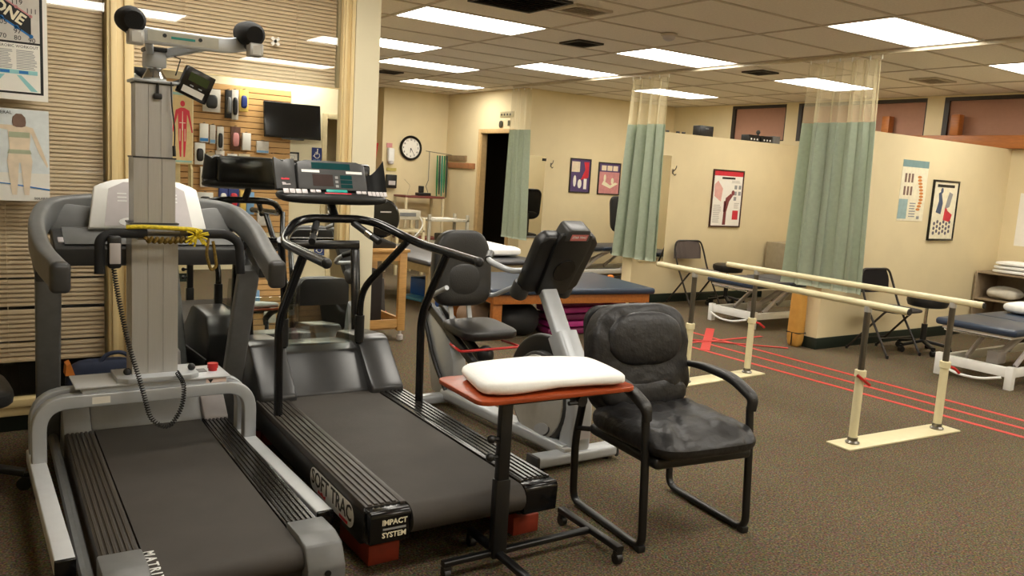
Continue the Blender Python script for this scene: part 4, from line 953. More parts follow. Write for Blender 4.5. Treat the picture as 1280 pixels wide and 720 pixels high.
# ------------------------------------------------------------------ curtain track and curtains
b = B(); bx(b, 6.775, 6.805, 2.9, 10.15, CEIL-.036, CEIL-.006, bev=.004); single('curtain_track', b, mat('track', (196, 184, 158), .4), 'long pale curtain track under the ceiling above the booths', 'curtain track')
def curtain(lab, x, y0, y1, yb0, yb1, zt, zm, zb, folds, amp, seed):
    rnd = random.Random(seed); ph = [rnd.uniform(0, 6.28) for _ in range(4)]
    t = thing('curtain', lab, 'curtain', (x, (y0+y1)/2, zb))
    def pt(u, z):
        k = (zt-z)/(zt-zb); ya = y0+(yb0-y0)*k; yb = y1+(yb1-y1)*k
        a = amp*(.75+.25*sin(3*u+ph[0]))*(.7+.3*k)
        uu = u+.045*sin(2*pi*u+ph[1])+.012*sin(11*u+ph[0])
        return V((x+a*sin(2*pi*folds*uu+ph[2]+.35*k)+a*.35*sin(2*pi*folds*.5*uu+ph[3]), ya+(yb-ya)*u+.35*amp*sin(4*pi*folds*uu+ph[1]), z))
    nu = int(folds*14)
    b_ = B(); sheet(b_, lambda u, v: pt(u, zm+(zb-zm)*v), nu, 14, .003); obj('fabric', b_, GREEN, t, w=True, smooth=80)
    b_ = B(); sheet(b_, lambda u, v: pt(u, zt+(zm-zt)*v), nu, 5); obj('netting', b_, NET, t, w=True, smooth=80)
    b_ = B(); sheet(b_, lambda u, v: pt(u, zb+.025*(1-v))+V((-.004, 0, 0)), nu, 1); obj('hem', b_, GREEN, t, w=True, smooth=80)
    for i in range(int(folds)+1):
        p = pt(min(1, i/max(1, int(folds))), zt); b_ = B(); cyl(b_, V((x, p.y, zt-.01)), V((x, p.y, CEIL-.0365)), .006, 6); obj('hook', b_, WHITE, t, w=True)
curtain('narrower bunched green curtain with netting top at the end of the far partition', 6.79, 7.02, 7.62, 7.0, 7.78, 2.69, 2.16, .575, 4.5, .055, 2)
curtain('wide green curtain with netting top at the end of the near partition', 6.79, 4.36, 5.10, 4.28, 5.16, 2.69, 2.14, .60, 5, .07, 5)
curtain('green curtain hanging in front of the dark doorway', 6.86, 9.82, 10.27, 9.74, 10.34, 2.70, 2.13, .55, 3.5, .035, 9)
# ------------------------------------------------------------------ treatment booths
def hilo_table(lab, x, y, top_m, L_=1.9, zt=.50, rz=0):
    t = thing('treatment_table', lab, 'treatment table', (x, y, 0), rz=rz)
    for x0, x1 in ((0, .62), (.63, L_)):
        b_ = B(); bx(b_, x0, x1, -.33, .33, zt-.06, zt, bev=.024, seg=4); obj('pad', b_, top_m, t)
    b_ = B(); bx(b_, .04, L_-.04, -.28, .28, zt-.085, zt-.06); obj('top_frame', b_, WHITE, t)
    for lx in (.06, L_-.2):
        for s in (-1, 1): b_ = B(); bx(b_, lx, lx+.06, s*.29-.03, s*.29+.03, 0, .19, bev=.005); obj('leg', b_, WHITE, t)
    for s in (-1, 1): b_ = B(); bx(b_, .12, L_-.2, s*.29-.02, s*.29+.02, .10, .17, bev=.004); obj('base_rail', b_, WHITE, t)
    b_ = B(); bx(b_, .07, .12, -.26, .26, .10, .18, bev=.004); obj('base_end', b_, WHITE, t)
    b_ = B(); tube(b_, fillet([(.03, -.25, .10), (.0, -.1, .055), (.0, .1, .055), (.03, .25, .10)], .1, 5), .011, 8); obj('foot_bar', b_, WHITE, t)
    for s in (-1, 1):
        b_ = B(); bar(b_, [(.35, s*.2, .15), (.75, s*.2, zt-.08)], .025, .04, r=.004); obj('lift_arm', b_, LTGREY, t)
        b_ = B(); bar(b_, [(1.1, s*.2, .15), (1.5, s*.2, zt-.08)], .025, .04, r=.004); obj('lift_arm', b_, LTGREY, t)
    b_ = B(); cyl(b_, (.45, 0, .18), (1.0, 0, zt-.1), .03); bx(b_, .38, .52, -.05, .05, .13, .24, bev=.01); obj('actuator', b_, LTGREY, t)
    b_ = B(); tube(b_, [(.05, -.2, zt-.10), (.05, .26, zt-.10)], .009, 8); tube(b_, [(.05, .26, zt-.10), (.3, .27, zt-.11)], .009, 8); obj('side_bar', b_, CHROME, t)
    return t
hilo_table('navy treatment table with white base behind the tape lines, in the booth with folded towels', 6.97, 3.39, NAVY)
hilo_table('navy treatment table in the far booth beside the stool and the striped chair', 6.97, 6.0, NAVY)
hilo_table('blue treatment table against the back wall behind the narrower curtain', 7.35, 9.62, NAVY, L_=1.85, zt=.50)
def folding_chair(lab, x, y, m_pad, rz=0):
    t = thing('folding_chair', lab, 'chair', (x, y, 0), rz=rz)
    fm = mat('chair_tube', (46, 40, 36), .4)
    b_ = B(); tube(b_, [(-.245, -.19, .012), (-.24, .10, .47), (-.238, .19, .68), (-.20, .215, .79), (.20, .215, .79), (.238, .19, .68), (.24, .10, .47), (.245, -.19, .012)], .011, 8, fil=.06); obj('back_frame', b_, fm, t)
    b_ = B(); tube(b_, [(-.225, .27, .012), (-.215, -.10, .43), (.215, -.10, .43), (.225, .27, .012)], .011, 8, fil=.03); obj('rear_leg_frame', b_, fm, t)
    b_ = B(); cushion(b_, (0, -.03, .435), (.222, .195, .022), .6, .4); obj('seat', b_, m_pad, t)
    def bp(u, v):
        w_ = .225 if v < .6 else .225-.05*(v-.6)/.4; return V(((u-.5)*2*w_, .20-.025*cos((u-.5)*3)+.02*v+.01, .565+.225*v))
    b_ = B(); sheet(b_, bp, 10, 6, .018); obj('backrest', b_, m_pad, t)
    for z, hw, y_ in ((.17, .24, -.09),): b_ = B(); cyl(b_, (-hw, y_, z), (hw, y_, z), .007, 6); obj('stretcher', b_, fm, t)
    b_ = B(); cyl(b_, (-.22, .18, .12), (.22, .18, .12), .007, 6); obj('stretcher', b_, fm, t)
    for s in (-1, 1):
        b_ = B(); cyl(b_, (s*.245, -.19, 0), (s*.245, -.19, .03), .014, 8); obj('foot_tip', b_, BLK, t)
        b_ = B(); cyl(b_, (s*.225, .27, 0), (s*.225, .27, .03), .014, 8); obj('foot_tip', b_, BLK, t)
def stripe_mat():
    mm = mat('striped_cloth', (120, 108, 104), .9); nt = mm.node_tree; b_ = nt.nodes['Principled BSDF']
    tc = nt.nodes.new('ShaderNodeTexCoord'); wv = nt.nodes.new('ShaderNodeTexWave'); wv.inputs['Scale'].default_value = 22; wv.inputs['Distortion'].default_value = 1.2
    nt.links.new(tc.outputs['Object'], wv.inputs['Vector']); r = nt.nodes.new('ShaderNodeValToRGB')
    r.color_ramp.elements[0].color = (*lin((86, 74, 72)), 1); r.color_ramp.elements[1].color = (*lin((160, 148, 142)), 1)
    nt.links.new(wv.outputs['Fac'], r.inputs[0]); nt.links.new(r.outputs[0], b_.inputs['Base Color']); return mm
folding_chair('folding chair with grey striped padding against the far partition', 7.69, 7.14, stripe_mat(), rz=-4)
folding_chair('dark folding chair against the near partition by the wide curtain', 7.43, 4.40, mat('dark_pad', (36, 32, 34), .7), rz=-4)
def stool(lab, x, y, zt):
    t = thing('rolling_stool', lab, 'stool', (x, y, 0))
    b_ = B(); lathe(b_, [(.14, zt-.10), (.175, zt-.09), (.19, zt-.05), (.185, zt-.015), (.15, zt), (0, zt+.004)], seg=28); obj('seat', b_, VINYL, t)
    b_ = B(); cyl(b_, (0, 0, .10), (0, 0, .28), .028); obj('column_sleeve', b_, BLK, t)
    b_ = B(); cyl(b_, (0, 0, .26), (0, 0, zt-.09), .016); obj('column', b_, CHROME, t)
    for i in range(5):
        a = 2*pi*i/5+.3; b_ = B(); bar(b_, [(0, 0, .115), (.24*cos(a), .24*sin(a), .075)], .04, .03, r=.008); lg_ = obj('base_leg', b_, BLK, t)
        b_ = B(); cyl(b_, (.24*cos(a)-.018*sin(a), .24*sin(a)+.018*cos(a), .028), (.24*cos(a)+.018*sin(a), .24*sin(a)-.018*cos(a), .028), .028); bx(b_, .24*cos(a)-.014, .24*cos(a)+.014, .24*sin(a)-.014, .24*sin(a)+.014, .03, .07); obj('caster', b_, BLK, lg_)
stool('round black rolling stool beside the striped folding chair', 8.10, 7.02, .53)
stool('round black rolling stool beside the dark folding chair', 7.88, 4.30, .55)
# low shelf with linen
t = thing('shelf_unit', 'low grey brown open shelf unit along the window wall holding linen', 'shelf', (9.84, 4.05, 0))
SHM = mat('shelf_brown', (150, 132, 108), .5, var=.1)
for y in (-.62, .66): b = B(); bx(b, -.24, .24, y, y+.022, 0, .72, bev=.002); obj('side', b, SHM, t)
for z in (.05, .40, .70): b = B(); bx(b, -.24, .24, -.598, .66, z, z+.02, bev=.002); obj('shelf', b, SHM, t)
b = B(); bx(b, .235, .245, -.6, .66, .05, .70); obj('back', b, SHM, t)
for i in range(3):
    b = B(); cushion(b, (9.80, 4.33, .745+.0445*i), (.19, .26-.01*i, .022), .5, .3, r=(0, 0, 4*i-5)); single('towel', b, CLOTH, ['lowest white folded towel on top of the shelf unit', 'middle white folded towel on top of the shelf unit', 'uppermost white folded towel on top of the shelf unit'][i], 'towel', 'folded towels on the shelf unit')
b = B(); cushion(b, (9.78, 4.47, .49), (.15, .17, .065), .8, .6, fn=lambda p: V((p.x, p.y, p.z*(1+.25*sin(p.x*20+p.y*15))))); single('folded_sheet', b, mat('grey_white_cloth', (206, 200, 186), .9), 'crumpled pale sheet on the middle shelf', 'linen')
b = B(); cushion(b, (9.78, 4.02, .47), (.15, .17, .05), .7, .5); single('folded_sheet', b, CLOTH, 'white folded sheet on the middle shelf beside the crumpled one', 'linen')
b = B(); cushion(b, (8.15, 3.42, .556), (.2, .26, .055), .7, .5); single('pillow', b, CLOTH, 'white pillow at the end of the navy table near the shelf', 'pillow')
b = B(); bx(b, 9.2, 9.72, 7.05, 7.40, .1, .12); 
t = thing('steel_cabinet', 'small beige metal drawer cabinet in the far booth', 'cabinet', (9.53, 7.2, 0))
b.free(); b = B(); bx(b, -.26, .26, -.2, .2, 0, .78, bev=.006); obj('body', b, mat('cabinet_grey', (158, 146, 122), .5), t)
for i in range(4): b = B(); bx(b, -.23, .23, -.212, -.2, .06+.18*i, .22+.18*i, bev=.003); dr = obj('drawer', b, mat('drawer_front', (150, 138, 112), .5), t); b = B(); bx(b, -.06, .06, -.225, -.212, .14+.18*i, .155+.18*i); obj('handle', b, STEEL, dr)
# tan bolsters/mats rolled at partition ends
b = B(); cushion(b, (6.755, 4.94, .28), (.055, .075, .28), .35, .6, fn=lambda p: V((p.x*(1+.05*sin(p.z*30)), p.y*(1+.04*sin(p.z*22)), p.z))); o = single('rolled_mat', b, TANBAG, 'tan rolled mat standing at the near partition end', 'rolled mat')
b = B(); bx(b, -.058, -.055, -.006, .006, .02, .14); obj('strap', b, DARK, o)
b = B(); bx(b, -.057, .057, -.077, .077, .135, .145, bev=.003); obj('strap', b, DARK, o)
b = B(); cushion(b, (6.80, 7.75, .16), (.04, .05, .16), .5, .7); single('strap_bundle', b, ORANGE, 'orange bundle hanging beside the far partition end', 'bundle')

# mesh back office chair in the back area
def office_chair(lab, x, y, rz, mesh_m, seat_m, zs=.5, hb=1.25):
    t = thing('office_chair', lab, 'chair', (x, y, 0), rz=rz)
    b_ = B(); cushion(b_, (0, 0, zs-.03), (.25, .24, .045), .5, .45); obj('seat', b_, seat_m, t)
    b_ = B(); pts = rrect(.46, hb-.78, .09, 5); prism(b_, pts, .03, face_m((0, .24, (hb+.78)/2), (1, 0, 0), (0, .12, 1)), bev=.008); bk_ = obj('backrest', b_, mesh_m, t)
    b_ = B(); tube(b_, [V((p[0], .235+.12*p[1], (hb+.78)/2+p[1])) for p in pts], .014, 8, closed=True); obj('back_rim', b_, BLK, bk_)
    b_ = B(); cushion(b_, (0, .20, .82), (.20, .05, .07), .7, .5); obj('lumbar_support', b_, seat_m, t)
    b_ = B(); bar(b_, [(0, .1, zs-.07), (0, .28, zs-.03), (0, .29, .85)], .06, .02, fil=.06, up=(1, 0, 0)); obj('back_stem', b_, BLK, t)
    b_ = B(); cyl(b_, (0, 0, .11), (0, 0, zs-.07), .026); obj('column', b_, BLK, t)
    for i in range(5):
        a = 2*pi*i/5+.62; b_ = B(); bar(b_, [(0, 0, .125), (.15*cos(a), .15*sin(a), .11), (.29*cos(a), .29*sin(a), .075)], .045, .03, r=.008); lg_ = obj('base_leg', b_, BLK, t)
        b_ = B(); cyl(b_, (.29*cos(a)-.022*sin(a), .29*sin(a)+.022*cos(a), .03), (.29*cos(a)+.022*sin(a), .29*sin(a)-.022*cos(a), .03), .03); bx(b_, .29*cos(a)-.014, .29*cos(a)+.014, .29*sin(a)-.014, .29*sin(a)+.014, .035, .075); obj('caster', b_, BLK, lg_)
    return t
office_chair('black mesh back office chair behind the narrower curtain', 8.05, 8.78, 10, mat('mesh_back', (26, 26, 27), .8), FOAM)
office_chair('dark office chair beside the grey treadmill by the window', -.045, 4.10, 95, BLK, VINYL, zs=.47, hb=1.0)
b = B(); bar(b, [(8.0, 8.5, .62), (8.0, 8.5, .62)], .01, .01) if False else None
b.free()
b = B(); tube(b, fillet([(7.95, 8.49, .74), (7.93, 8.48, .64), (7.96, 8.48, .60), (7.99, 8.48, .64), (7.97, 8.49, .74)], .03, 4), .011, 7); single('strap_loop', b, mat('brown_strap', (140, 84, 44), .6), 'brown strap loop hanging from the mesh chair', 'strap')

# ------------------------------------------------------------------ mat tables
def mat_table(lab, x, y, rz, L_, D, zt, m_top, m_wood, padh=.06):
    t = thing('mat_table', lab, 'mat table', (x, y, 0), rz=rz)
    b_ = B(); bx(b_, -L_/2, L_/2, -D/2, D/2, zt-padh, zt, bev=.026, seg=4); obj('mat_top', b_, m_top, t)
    b_ = B()
    for s in (-1, 1):
        b_ = B(); bx(b_, -L_/2+.04, L_/2-.04, s*(D/2-.06)-.015, s*(D/2-.06)+.015, zt-padh-.085, zt-padh, bev=.003); obj('apron', b_, m_wood, t)
        b_ = B(); bx(b_, s*(L_/2-.06)-.015, s*(L_/2-.06)+.015, -D/2+.075, D/2-.075, zt-padh-.085, zt-padh, bev=.003); obj('apron', b_, m_wood, t)
        for q in (-1, 1): b_ = B(); bx(b_, s*(L_/2-.10)-.045, s*(L_/2-.10)+.045, q*(D/2-.11)-.035, q*(D/2-.11)+.035, 0, zt-padh, bev=.004); obj('leg', b_, m_wood, t)
    return t
mat_table('large mat table with navy top and orange wood frame behind the bike', 4.876, 6.48, -9, 1.74, 1.2, .48, NAVY, ORWOOD)
mat_table('grey mat table with cream frame behind the bike backrest', 4.72, 8.25, 0, 1.45, 1.8, .56, GREYV, mat('cream_wood', (176, 158, 122), .5), .05)
b = B(); cushion(b, (5.13, 8.15, .624), (.26, .55, .055), .6, .4, fn=lambda p: V((p.x, p.y, p.z*(1+.15*sin(p.y*10))))); single('pillow', b, CLOTH, 'long white pillow on the grey mat table', 'pillow')
for i in range(5):
    b = B(); box(b, (4.96, 6.22, .035+.068*i), (.62-.03*(i % 2), .30, .058), r=(0, 0, -6+3*(i % 2)), bev=.016, seg=3); single('exercise_step', b, PURP if i % 2 == 0 else mat('pink_step', (168, 44, 120), .5), ['bottom', 'second', 'third', 'fourth', 'top'][i]+' purple step in the tall stack under the mat table', 'exercise step', 'purple steps under the mat table')
for i in range(2):
    b = B(); box(b, (5.53, 6.42, .26+.046*i), (.42, .30, .045), r=(0, 0, -12), bev=.014, seg=3); single('exercise_step', b, PURP, ['lower', 'upper'][i]+' dark plum pad on the plastic tub under the mat table', 'pad', 'plum pads under the mat table')
b = B(); bx(b, 5.34, 5.66, 6.25, 6.60, 0, .235, bev=.02); single('storage_tub', b, mat('dark_tub', (44, 34, 40), .5), 'dark plastic tub under the mat table holding plum pads', 'tub')
b = B(); cushion(b, (4.36, 6.30, .15), (.24, .20, .15), .8, .8, fn=lambda p: V((p.x, p.y, p.z*(1+.12*sin(p.x*12))))); o = single('duffel_bag', b, mat('black_bag', (18, 18, 20), .7), 'black rounded bag under the mat table', 'bag')
b = B(); cushion(b, (4.22, 6.70, .12), (.2, .18, .12), .8, .7); single('cushion', b, mat('taupe_cushion', (150, 126, 108), .8), 'taupe cushion behind the black bag under the mat table', 'cushion')
b = B(); cushion(b, (4.49, 6.66, .20), (.05, .12, .05), .8, .8); single('foam_roll', b, mat('teal_foam', (40, 140, 120), .7), 'small teal roll behind the black bag', 'roll')
for x, y, z, s_, lab in ((4.62, 8.45, .10, (.36, .26, .20), 'blue foam block under the grey mat table, beside the cart'), (4.56, 8.38, .0, (.5, .4, .04), 'thin light blue board on the carpet below the foam block')):
    b = B(); box(b, (x, y, z+(s_[2]/2 if z == 0 else .04)), s_, r=(0, 0, 12), bev=.012); single('foam_block', b, BLUE if z else mat('ltblue', (70, 140, 190), .5), lab, 'foam block')
b = B(); box(b, (4.38, 7.50, .06), (.40, .26, .12), bev=.012); o = single('balance_board', b, BLUE, 'blue bumpy balance pad under the front of the grey mat table', 'balance pad')
for i in range(4):
    b = B(); ball(b, (-.14+.09*i, -.05, .12), (.03, .03, .018), 10); obj('bump', b, BLUE, o)

# ------------------------------------------------------------------ wooden cart with arm ergometer
t = thing('wooden_cart', 'light wood rolling cart beyond the cream column', 'cart', (2.90, 6.66, 0))
b = B(); bx(b, -.36, .36, -.34, .34, .775, .80, bev=.004); obj('cart_top', b, OAK, t)
for sx in (-1, 1):
    for sy in (-1, 1):
        b = B(); bx(b, sx*.31-.035, sx*.31+.035, sy*.30-.02, sy*.30+.02, .09, .775, bev=.003); obj('leg', b, OAK, t)
        b = B(); lathe(b, [(.012, .0), (.028, .01), (.028, .05), (.012, .06), (.012, .09)], c=(sx*.31, sy*.30, 0), seg=14); obj('caster', b, LTGREY, t)
for sy in (-1, 1): b = B(); bx(b, -.275, .275, sy*.30-.012, sy*.30+.012, .70, .775); obj('top_rail', b, OAK, t); b = B(); bx(b, -.275, .275, sy*.30-.012, sy*.30+.012, .12, .19); obj('bottom_rail', b, OAK, t)
for sx in (-1, 1): b = B(); bx(b, sx*.33-.012, sx*.33+.012, -.28, .28, .12, .19); obj('bottom_rail', b, OAK, t)
b = B(); bx(b, -.31, .31, -.28, .28, .10, .12); obj('bottom_shelf', b, OAK, t)
b = B(); bx(b, 2.64, 3.1, 6.5, 6.88, .12, .60, bev=.02); single('equipment_case', b, mat('dark_case', (34, 30, 30), .7), 'dark case standing in the wooden cart', 'case')
b = B(); prism(b, [(-.08, 0), (.08, 0), (.05, .42), (-.05, .42)], .10, face_m((3.42, 7.35, 0), (1, 0, 0), (0, 0, 1)), bev=.01); o = single('folded_bag', b, mat('grey_bag', (70, 66, 62), .8), 'grey bag with red band standing beside the wooden cart', 'bag')
b = B(); bx(b, -.085, .085, -.054, .054, .03, .09); obj('red_band', b, PRED, o)
t = thing('arm_ergometer', 'black arm ergometer with round wheel cover on the wooden cart', 'ergometer', (2.98, 6.6, .80))
b = B(); prism(b, [(-.25, 0), (.22, 0), (.22, .04), (.05, .10), (-.2, .10), (-.25, .05)], .34, face_m((-.02, .17, 0), (1, 0, 0), (0, 0, 1)) , bev=.01); obj('base', b, BLK, t)
b = B(); lathe(b, [(.15, -.05), (.17, -.03), (.17, .03), (.15, .05), (.05, .055)], seg=30, mtx=M4.Translation(V((.10, -.04, .25))) @ rot(rx=90)); wh = obj('wheel_cover', b, BLKG, t)
b = B(); bx(b, .07, .17, -.105, -.098, .30, .312); obj('label', b, LTGREY, wh)
b = B(); ball(b, (-.02, -.12, .20), .03); obj('knob', b, PRED, t)
b = B(); tube(b, [(-.02, -.1, .25), (-.15, -.14, .33)], .016, 8); cyl(b, (-.15, -.14, .33), (-.15, -.24, .33), .02); obj('crank_handle', b, BLK, t)

# ------------------------------------------------------------------ far corner: clock, dispensers, carts
t = thing('wall_clock', 'round wall clock with black rim and white face', 'clock', (6.375, 12.515, 1.60))
Mc_ = face_m((6.375, 12.52, 1.815), (1, 0, 0), (0, 0, 1))
b = B(); lathe(b, [(.165, .0), (.20, .0), (.205, .02), (.19, .035), (.165, .03), (.165, 0)], seg=40, mtx=Mc_, caps=False); obj('rim', b, BLKG, t, w=True)
b = B(); lathe(b, [(.17, .0), (.17, .012), (0, .0125)], seg=40, mtx=Mc_); cf_ = obj('face', b, PAPER, t, w=True)
for i in range(12):
    a = 2*pi*(i+1)/12; b = B(); text(b, str(i+1), .042, Mc_ @ M4.Translation(V((.135*sin(a), .135*cos(a), .0135))), bold=.001); obj('numeral', b, PBLK, cf_, w=True, smooth=0)
for ang, l, wd in ((185, .08, .008), (150, .13, .006)):
    a = R(ang); b = B(); polyp(b, Mc_, [(-wd*cos(a), wd*sin(a)), (wd*cos(a), -wd*sin(a)), (l*sin(a)+wd*.4*cos(a), l*cos(a)-wd*.4*sin(a)), (l*sin(a)-wd*.4*cos(a), l*cos(a)+wd*.4*sin(a))], t=.002, lift=.015); obj('hand', b, PBLK, cf_, w=True, smooth=0)
t = thing('soap_dispenser', 'white wall dispenser left of the clock', 'dispenser', (6.0, 12.48, 1.53))
b = B(); box(b, (6.0, 12.48, 1.68), (.11, .08, .22), bev=.02, seg=3); obj('body', b, WHITE, t, w=True)
b = B(); cushion(b, (6.0, 12.46, 1.555), (.045, .04, .03), .7, .7); obj('nozzle', b, LTGREY, t, w=True)
b = B(); bx(b, 5.94, 6.04, 12.515, 12.525, 1.80, 1.87); single('wall_notice', b, PPINK, 'pink notice above the white dispenser', 'notice', smooth=0)
b = B(); bx(b, 5.95, 6.13, 12.515, 12.525, 1.42, 1.47); single('wall_label', b, mat('yellow_label', (196, 180, 100), .6), 'small yellow label strip below the dispenser', 'label', smooth=0)
b = B(); box(b, (6.03, 12.49, 1.25), (.18, .07, .22), bev=.01); o = single('wall_phone', b, BLK, 'black box on the wall below the dispenser', 'wall box')
b = B(); bx(b, -.06, .06, -.038, -.034, .05, .12); obj('panel', b, LTGREY, o)
b = B(); tube(b, [(5.74, 12.6, 1.38), (5.80, 12.6, 1.86)], .03, 8); single('red_pole', b, REDP, 'red pole leaning in the recess left of the dispenser', 'pole')
b = B(); tube(b, [(5.78, 12.6, 0.0), (5.74, 12.6, 1.38)], .02, 8); single('pole_stand', b, BLK, 'dark stand under the red pole', 'stand')
CRM = mat('cream_steel', (206, 192, 156), .45); 
def shelf_cart(name, lab, x, y, w_, d, h, zs, mleg, mtop, rz=0):
    t_ = thing(name, lab, 'cart', (x, y, 0), rz=rz)
    for sx in (-1, 1):
        for sy in (-1, 1): b_ = B(); bx(b_, sx*(w_/2-.02)-.02, sx*(w_/2-.02)+.02, sy*(d/2-.02)-.02, sy*(d/2-.02)+.02, 0, h, bev=.004); obj('leg', b_, mleg, t_)
    for z in zs: b_ = B(); bx(b_, -w_/2, w_/2, -d/2, d/2, z-.02, z+.012, bev=.004); obj('shelf', b_, mtop, t_)
    return t_
shelf_cart('tall_stand', 'tall cream stand with red edged top under the green bands', 6.42, 12.22, .72, .44, 1.02, (.35, 1.03), CRM, mat('red_edge', (120, 60, 54), .5))
shelf_cart('white_cart', 'grey white two shelf cart in front of the stand, nearest the doorway', 6.05, 10.75, .68, .42, .84, (.42, .76), mat('cart_grey', (176, 170, 152), .5), mat('cart_grey2', (190, 184, 166), .5))
shelf_cart('instrument_cart', 'pale instrument cart partly behind the arm ergometer', 5.30, 10.5, .45, .42, .80, (.40, .62), CRM, CRM)
b = B(); bx(b, 5.12, 5.48, 10.35, 10.7, .77, .90, bev=.012); o = single('therapy_machine', b, mat('beige_machine', (186, 178, 158), .5), 'beige therapy machine on the instrument cart', 'machine')
b = B(); bx(b, -.15, .10, -.18, -.176, .05, .10); obj('machine_panel', b, MIDGREY, o)
b = B(); tube(b, fillet([(5.45, 10.33, .82), (5.5, 10.30, .72), (5.42, 10.28, .6), (5.3, 10.3, .50)], .08, 5), .008, 6); single('white_cable', b, WHITE, 'white cable hanging in front of the instrument cart', 'cable')
b = B(); bx(b, 5.85, 6.2, 10.6, 10.85, .775, .785); single('paper_stack', b, PAPER, 'white papers on the two shelf cart', 'papers', smooth=0)
b = B(); bx(b, 6.0, 6.25, 10.65, 10.9, .435, .55, bev=.02); single('camera_case', b, BLK, 'black case on the lower shelf of the two shelf cart', 'case')
b = B(); bx(b, 6.02, 6.14, 10.58, 10.64, .435, .53, bev=.02); single('white_gadget', b, WHITE, 'small white gadget in front of the black case', 'gadget')
t = thing('desk_microscope', 'small black stand on the red edged top', 'instrument', (6.5, 12.2, 1.045))
b = B(); bx(b, -.14, .1, -.06, .06, 0, .05, bev=.01); obj('base', b, BLK, t)
b = B(); bx(b, -.10, -.02, -.03, .03, .05, .16, bev=.01); obj('head', b, BLK, t)
b = B(); tube(b, fillet([(6.2, 12.2, 1.045), (6.2, 12.2, 1.1), (6.24, 12.2, 1.2), (6.13, 12.2, 1.30)], .04, 4), .006, 6); cyl(b, (6.2, 12.2, 1.045), (6.2, 12.2, 1.055), .06); single('gooseneck_lamp', b, CRM, 'thin pale gooseneck on the red edged top', 'lamp')
# resistance bands on a wall rack
b = B(); bx(b, 7.04, 7.07, 11.83, 12.5, 1.65, 1.74, bev=.004); o = single('wall_rack', b, mat('grey_wood', (140, 116, 84), .6, var=.2), 'weathered upper wooden rail on the wall right of the clock', 'wall rail')
b = B(); bx(b, 7.035, 7.07, 11.56, 12.45, 1.53, 1.62, bev=.004); single('wall_rack', b, mat('brown_wood', (164, 112, 72), .6, var=.2), 'brown lower wooden rail beneath the weathered rail', 'wall rail')
b = B(); tube(b, [(6.55, 12.3, 1.78), (7.05, 12.3, 1.74)], .006, 6); tube(b, [(6.62, 12.3, 1.78), (6.62, 12.3, 1.3), (6.58, 12.3, 1.2), (6.62, 12.3, 1.1)], .006, 6); single('wire_hook', b, STEEL, 'thin wire rod holding the green bands', 'rod')
for i, (x, dz, m_) in enumerate(((6.77, 0, 'band_green'), (6.815, .05, 'band_dark'), (6.86, .02, 'band_teal'), (6.905, .08, 'band_green'), (6.95, .0, 'band_dark'))):
    mm = mat(m_, {'band_green': (40, 120, 70), 'band_dark': (24, 50, 40), 'band_teal': (40, 130, 110)}[m_], .6)
    b = B(); tube(b, fillet([(x, 12.3, 1.72), (x-.008, 12.28, 1.3), (x, 12.27, 1.02+dz), (x+.012, 12.28, 1.3), (x+.01, 12.3, 1.72)], .02, 4), .009, 7)
    single('resistance_band', b, mm, ['bright green band hanging nearest the clock', 'dark green band second from the clock side', 'teal band in the middle of the hanging bunch', 'bright green band hanging second from the wooden rails', 'dark green band hanging nearest the wooden rails'][i], 'exercise band', 'green exercise bands on the rod')
# key rack over the doorway, hooks, mirrors
t = thing('key_rack', 'grey plate with small marks above the dark doorway', 'wall plate', (7.05, 10.72, 2.33))
b = B(); bx(b, 7.055, 7.068, 10.53, 10.89, 2.34, 2.425, bev=.003); obj('plate', b, mat('plate_grey', (170, 158, 120), .5), t, w=True)
for i in range(4): b = B(); cyl(b, (7.056, 10.60+.08*i, 2.38), (7.052, 10.60+.08*i, 2.38), .018, 10); obj('mark', b, PBLK, t, w=True)
b = B(); cushion(b, (7.055, 10.85, 2.235), (.012, .05, .055), .8, .8); single('wall_ornament', b, mat('dark_olive', (60, 54, 34), .7), 'round dark ornament above the doorway', 'ornament')
b = B(); bx(b, 7.055, 7.068, 10.61, 10.66, 2.21, 2.29); single('small_plate', b, mat('olive_plate', (80, 74, 50), .6), 'small dark plate beside the round ornament', 'wall plate', smooth=0)
def coat_hook(p, lab):
    b_ = B(); x, y, z = p
    bx(b_, x-.012, x+.012, y-.006, y, z-.03, z+.03, bev=.003); tube(b_, fillet([(x, y-.006, z+.0), (x, y-.05, z+.03), (x, y-.06, z+.07)], .02, 4), .006, 6); tube(b_, fillet([(x, y-.006, z-.02), (x, y-.04, z-.05), (x, y-.06, z-.03)], .02, 4), .006, 6)
    single('coat_hook', b_, STEEL, lab, 'hook')
coat_hook((7.58, 10.2, 1.66), 'metal coat hook on the back wall between mirror and pictures')
coat_hook((7.42, 7.45, 1.64), 'metal coat hook on the far partition')
b = B(); bx(b, 7.14, 7.46, 10.185, 10.2, .55, 1.78); o = single('wall_mirror', b, MIR, 'narrow wall mirror beside the curtained doorway', 'mirror', smooth=0)
b = B(); bx(b, .11, .17, -.02, .0, 1.16, 1.20); obj('clip', b, BLK, o)
b = B(); bx(b, 6.95, 7.37, 7.437, 7.45, .52, 1.83); single('wall_mirror', b, MIR, 'wall mirror on the far partition behind the curtain', 'mirror', smooth=0)

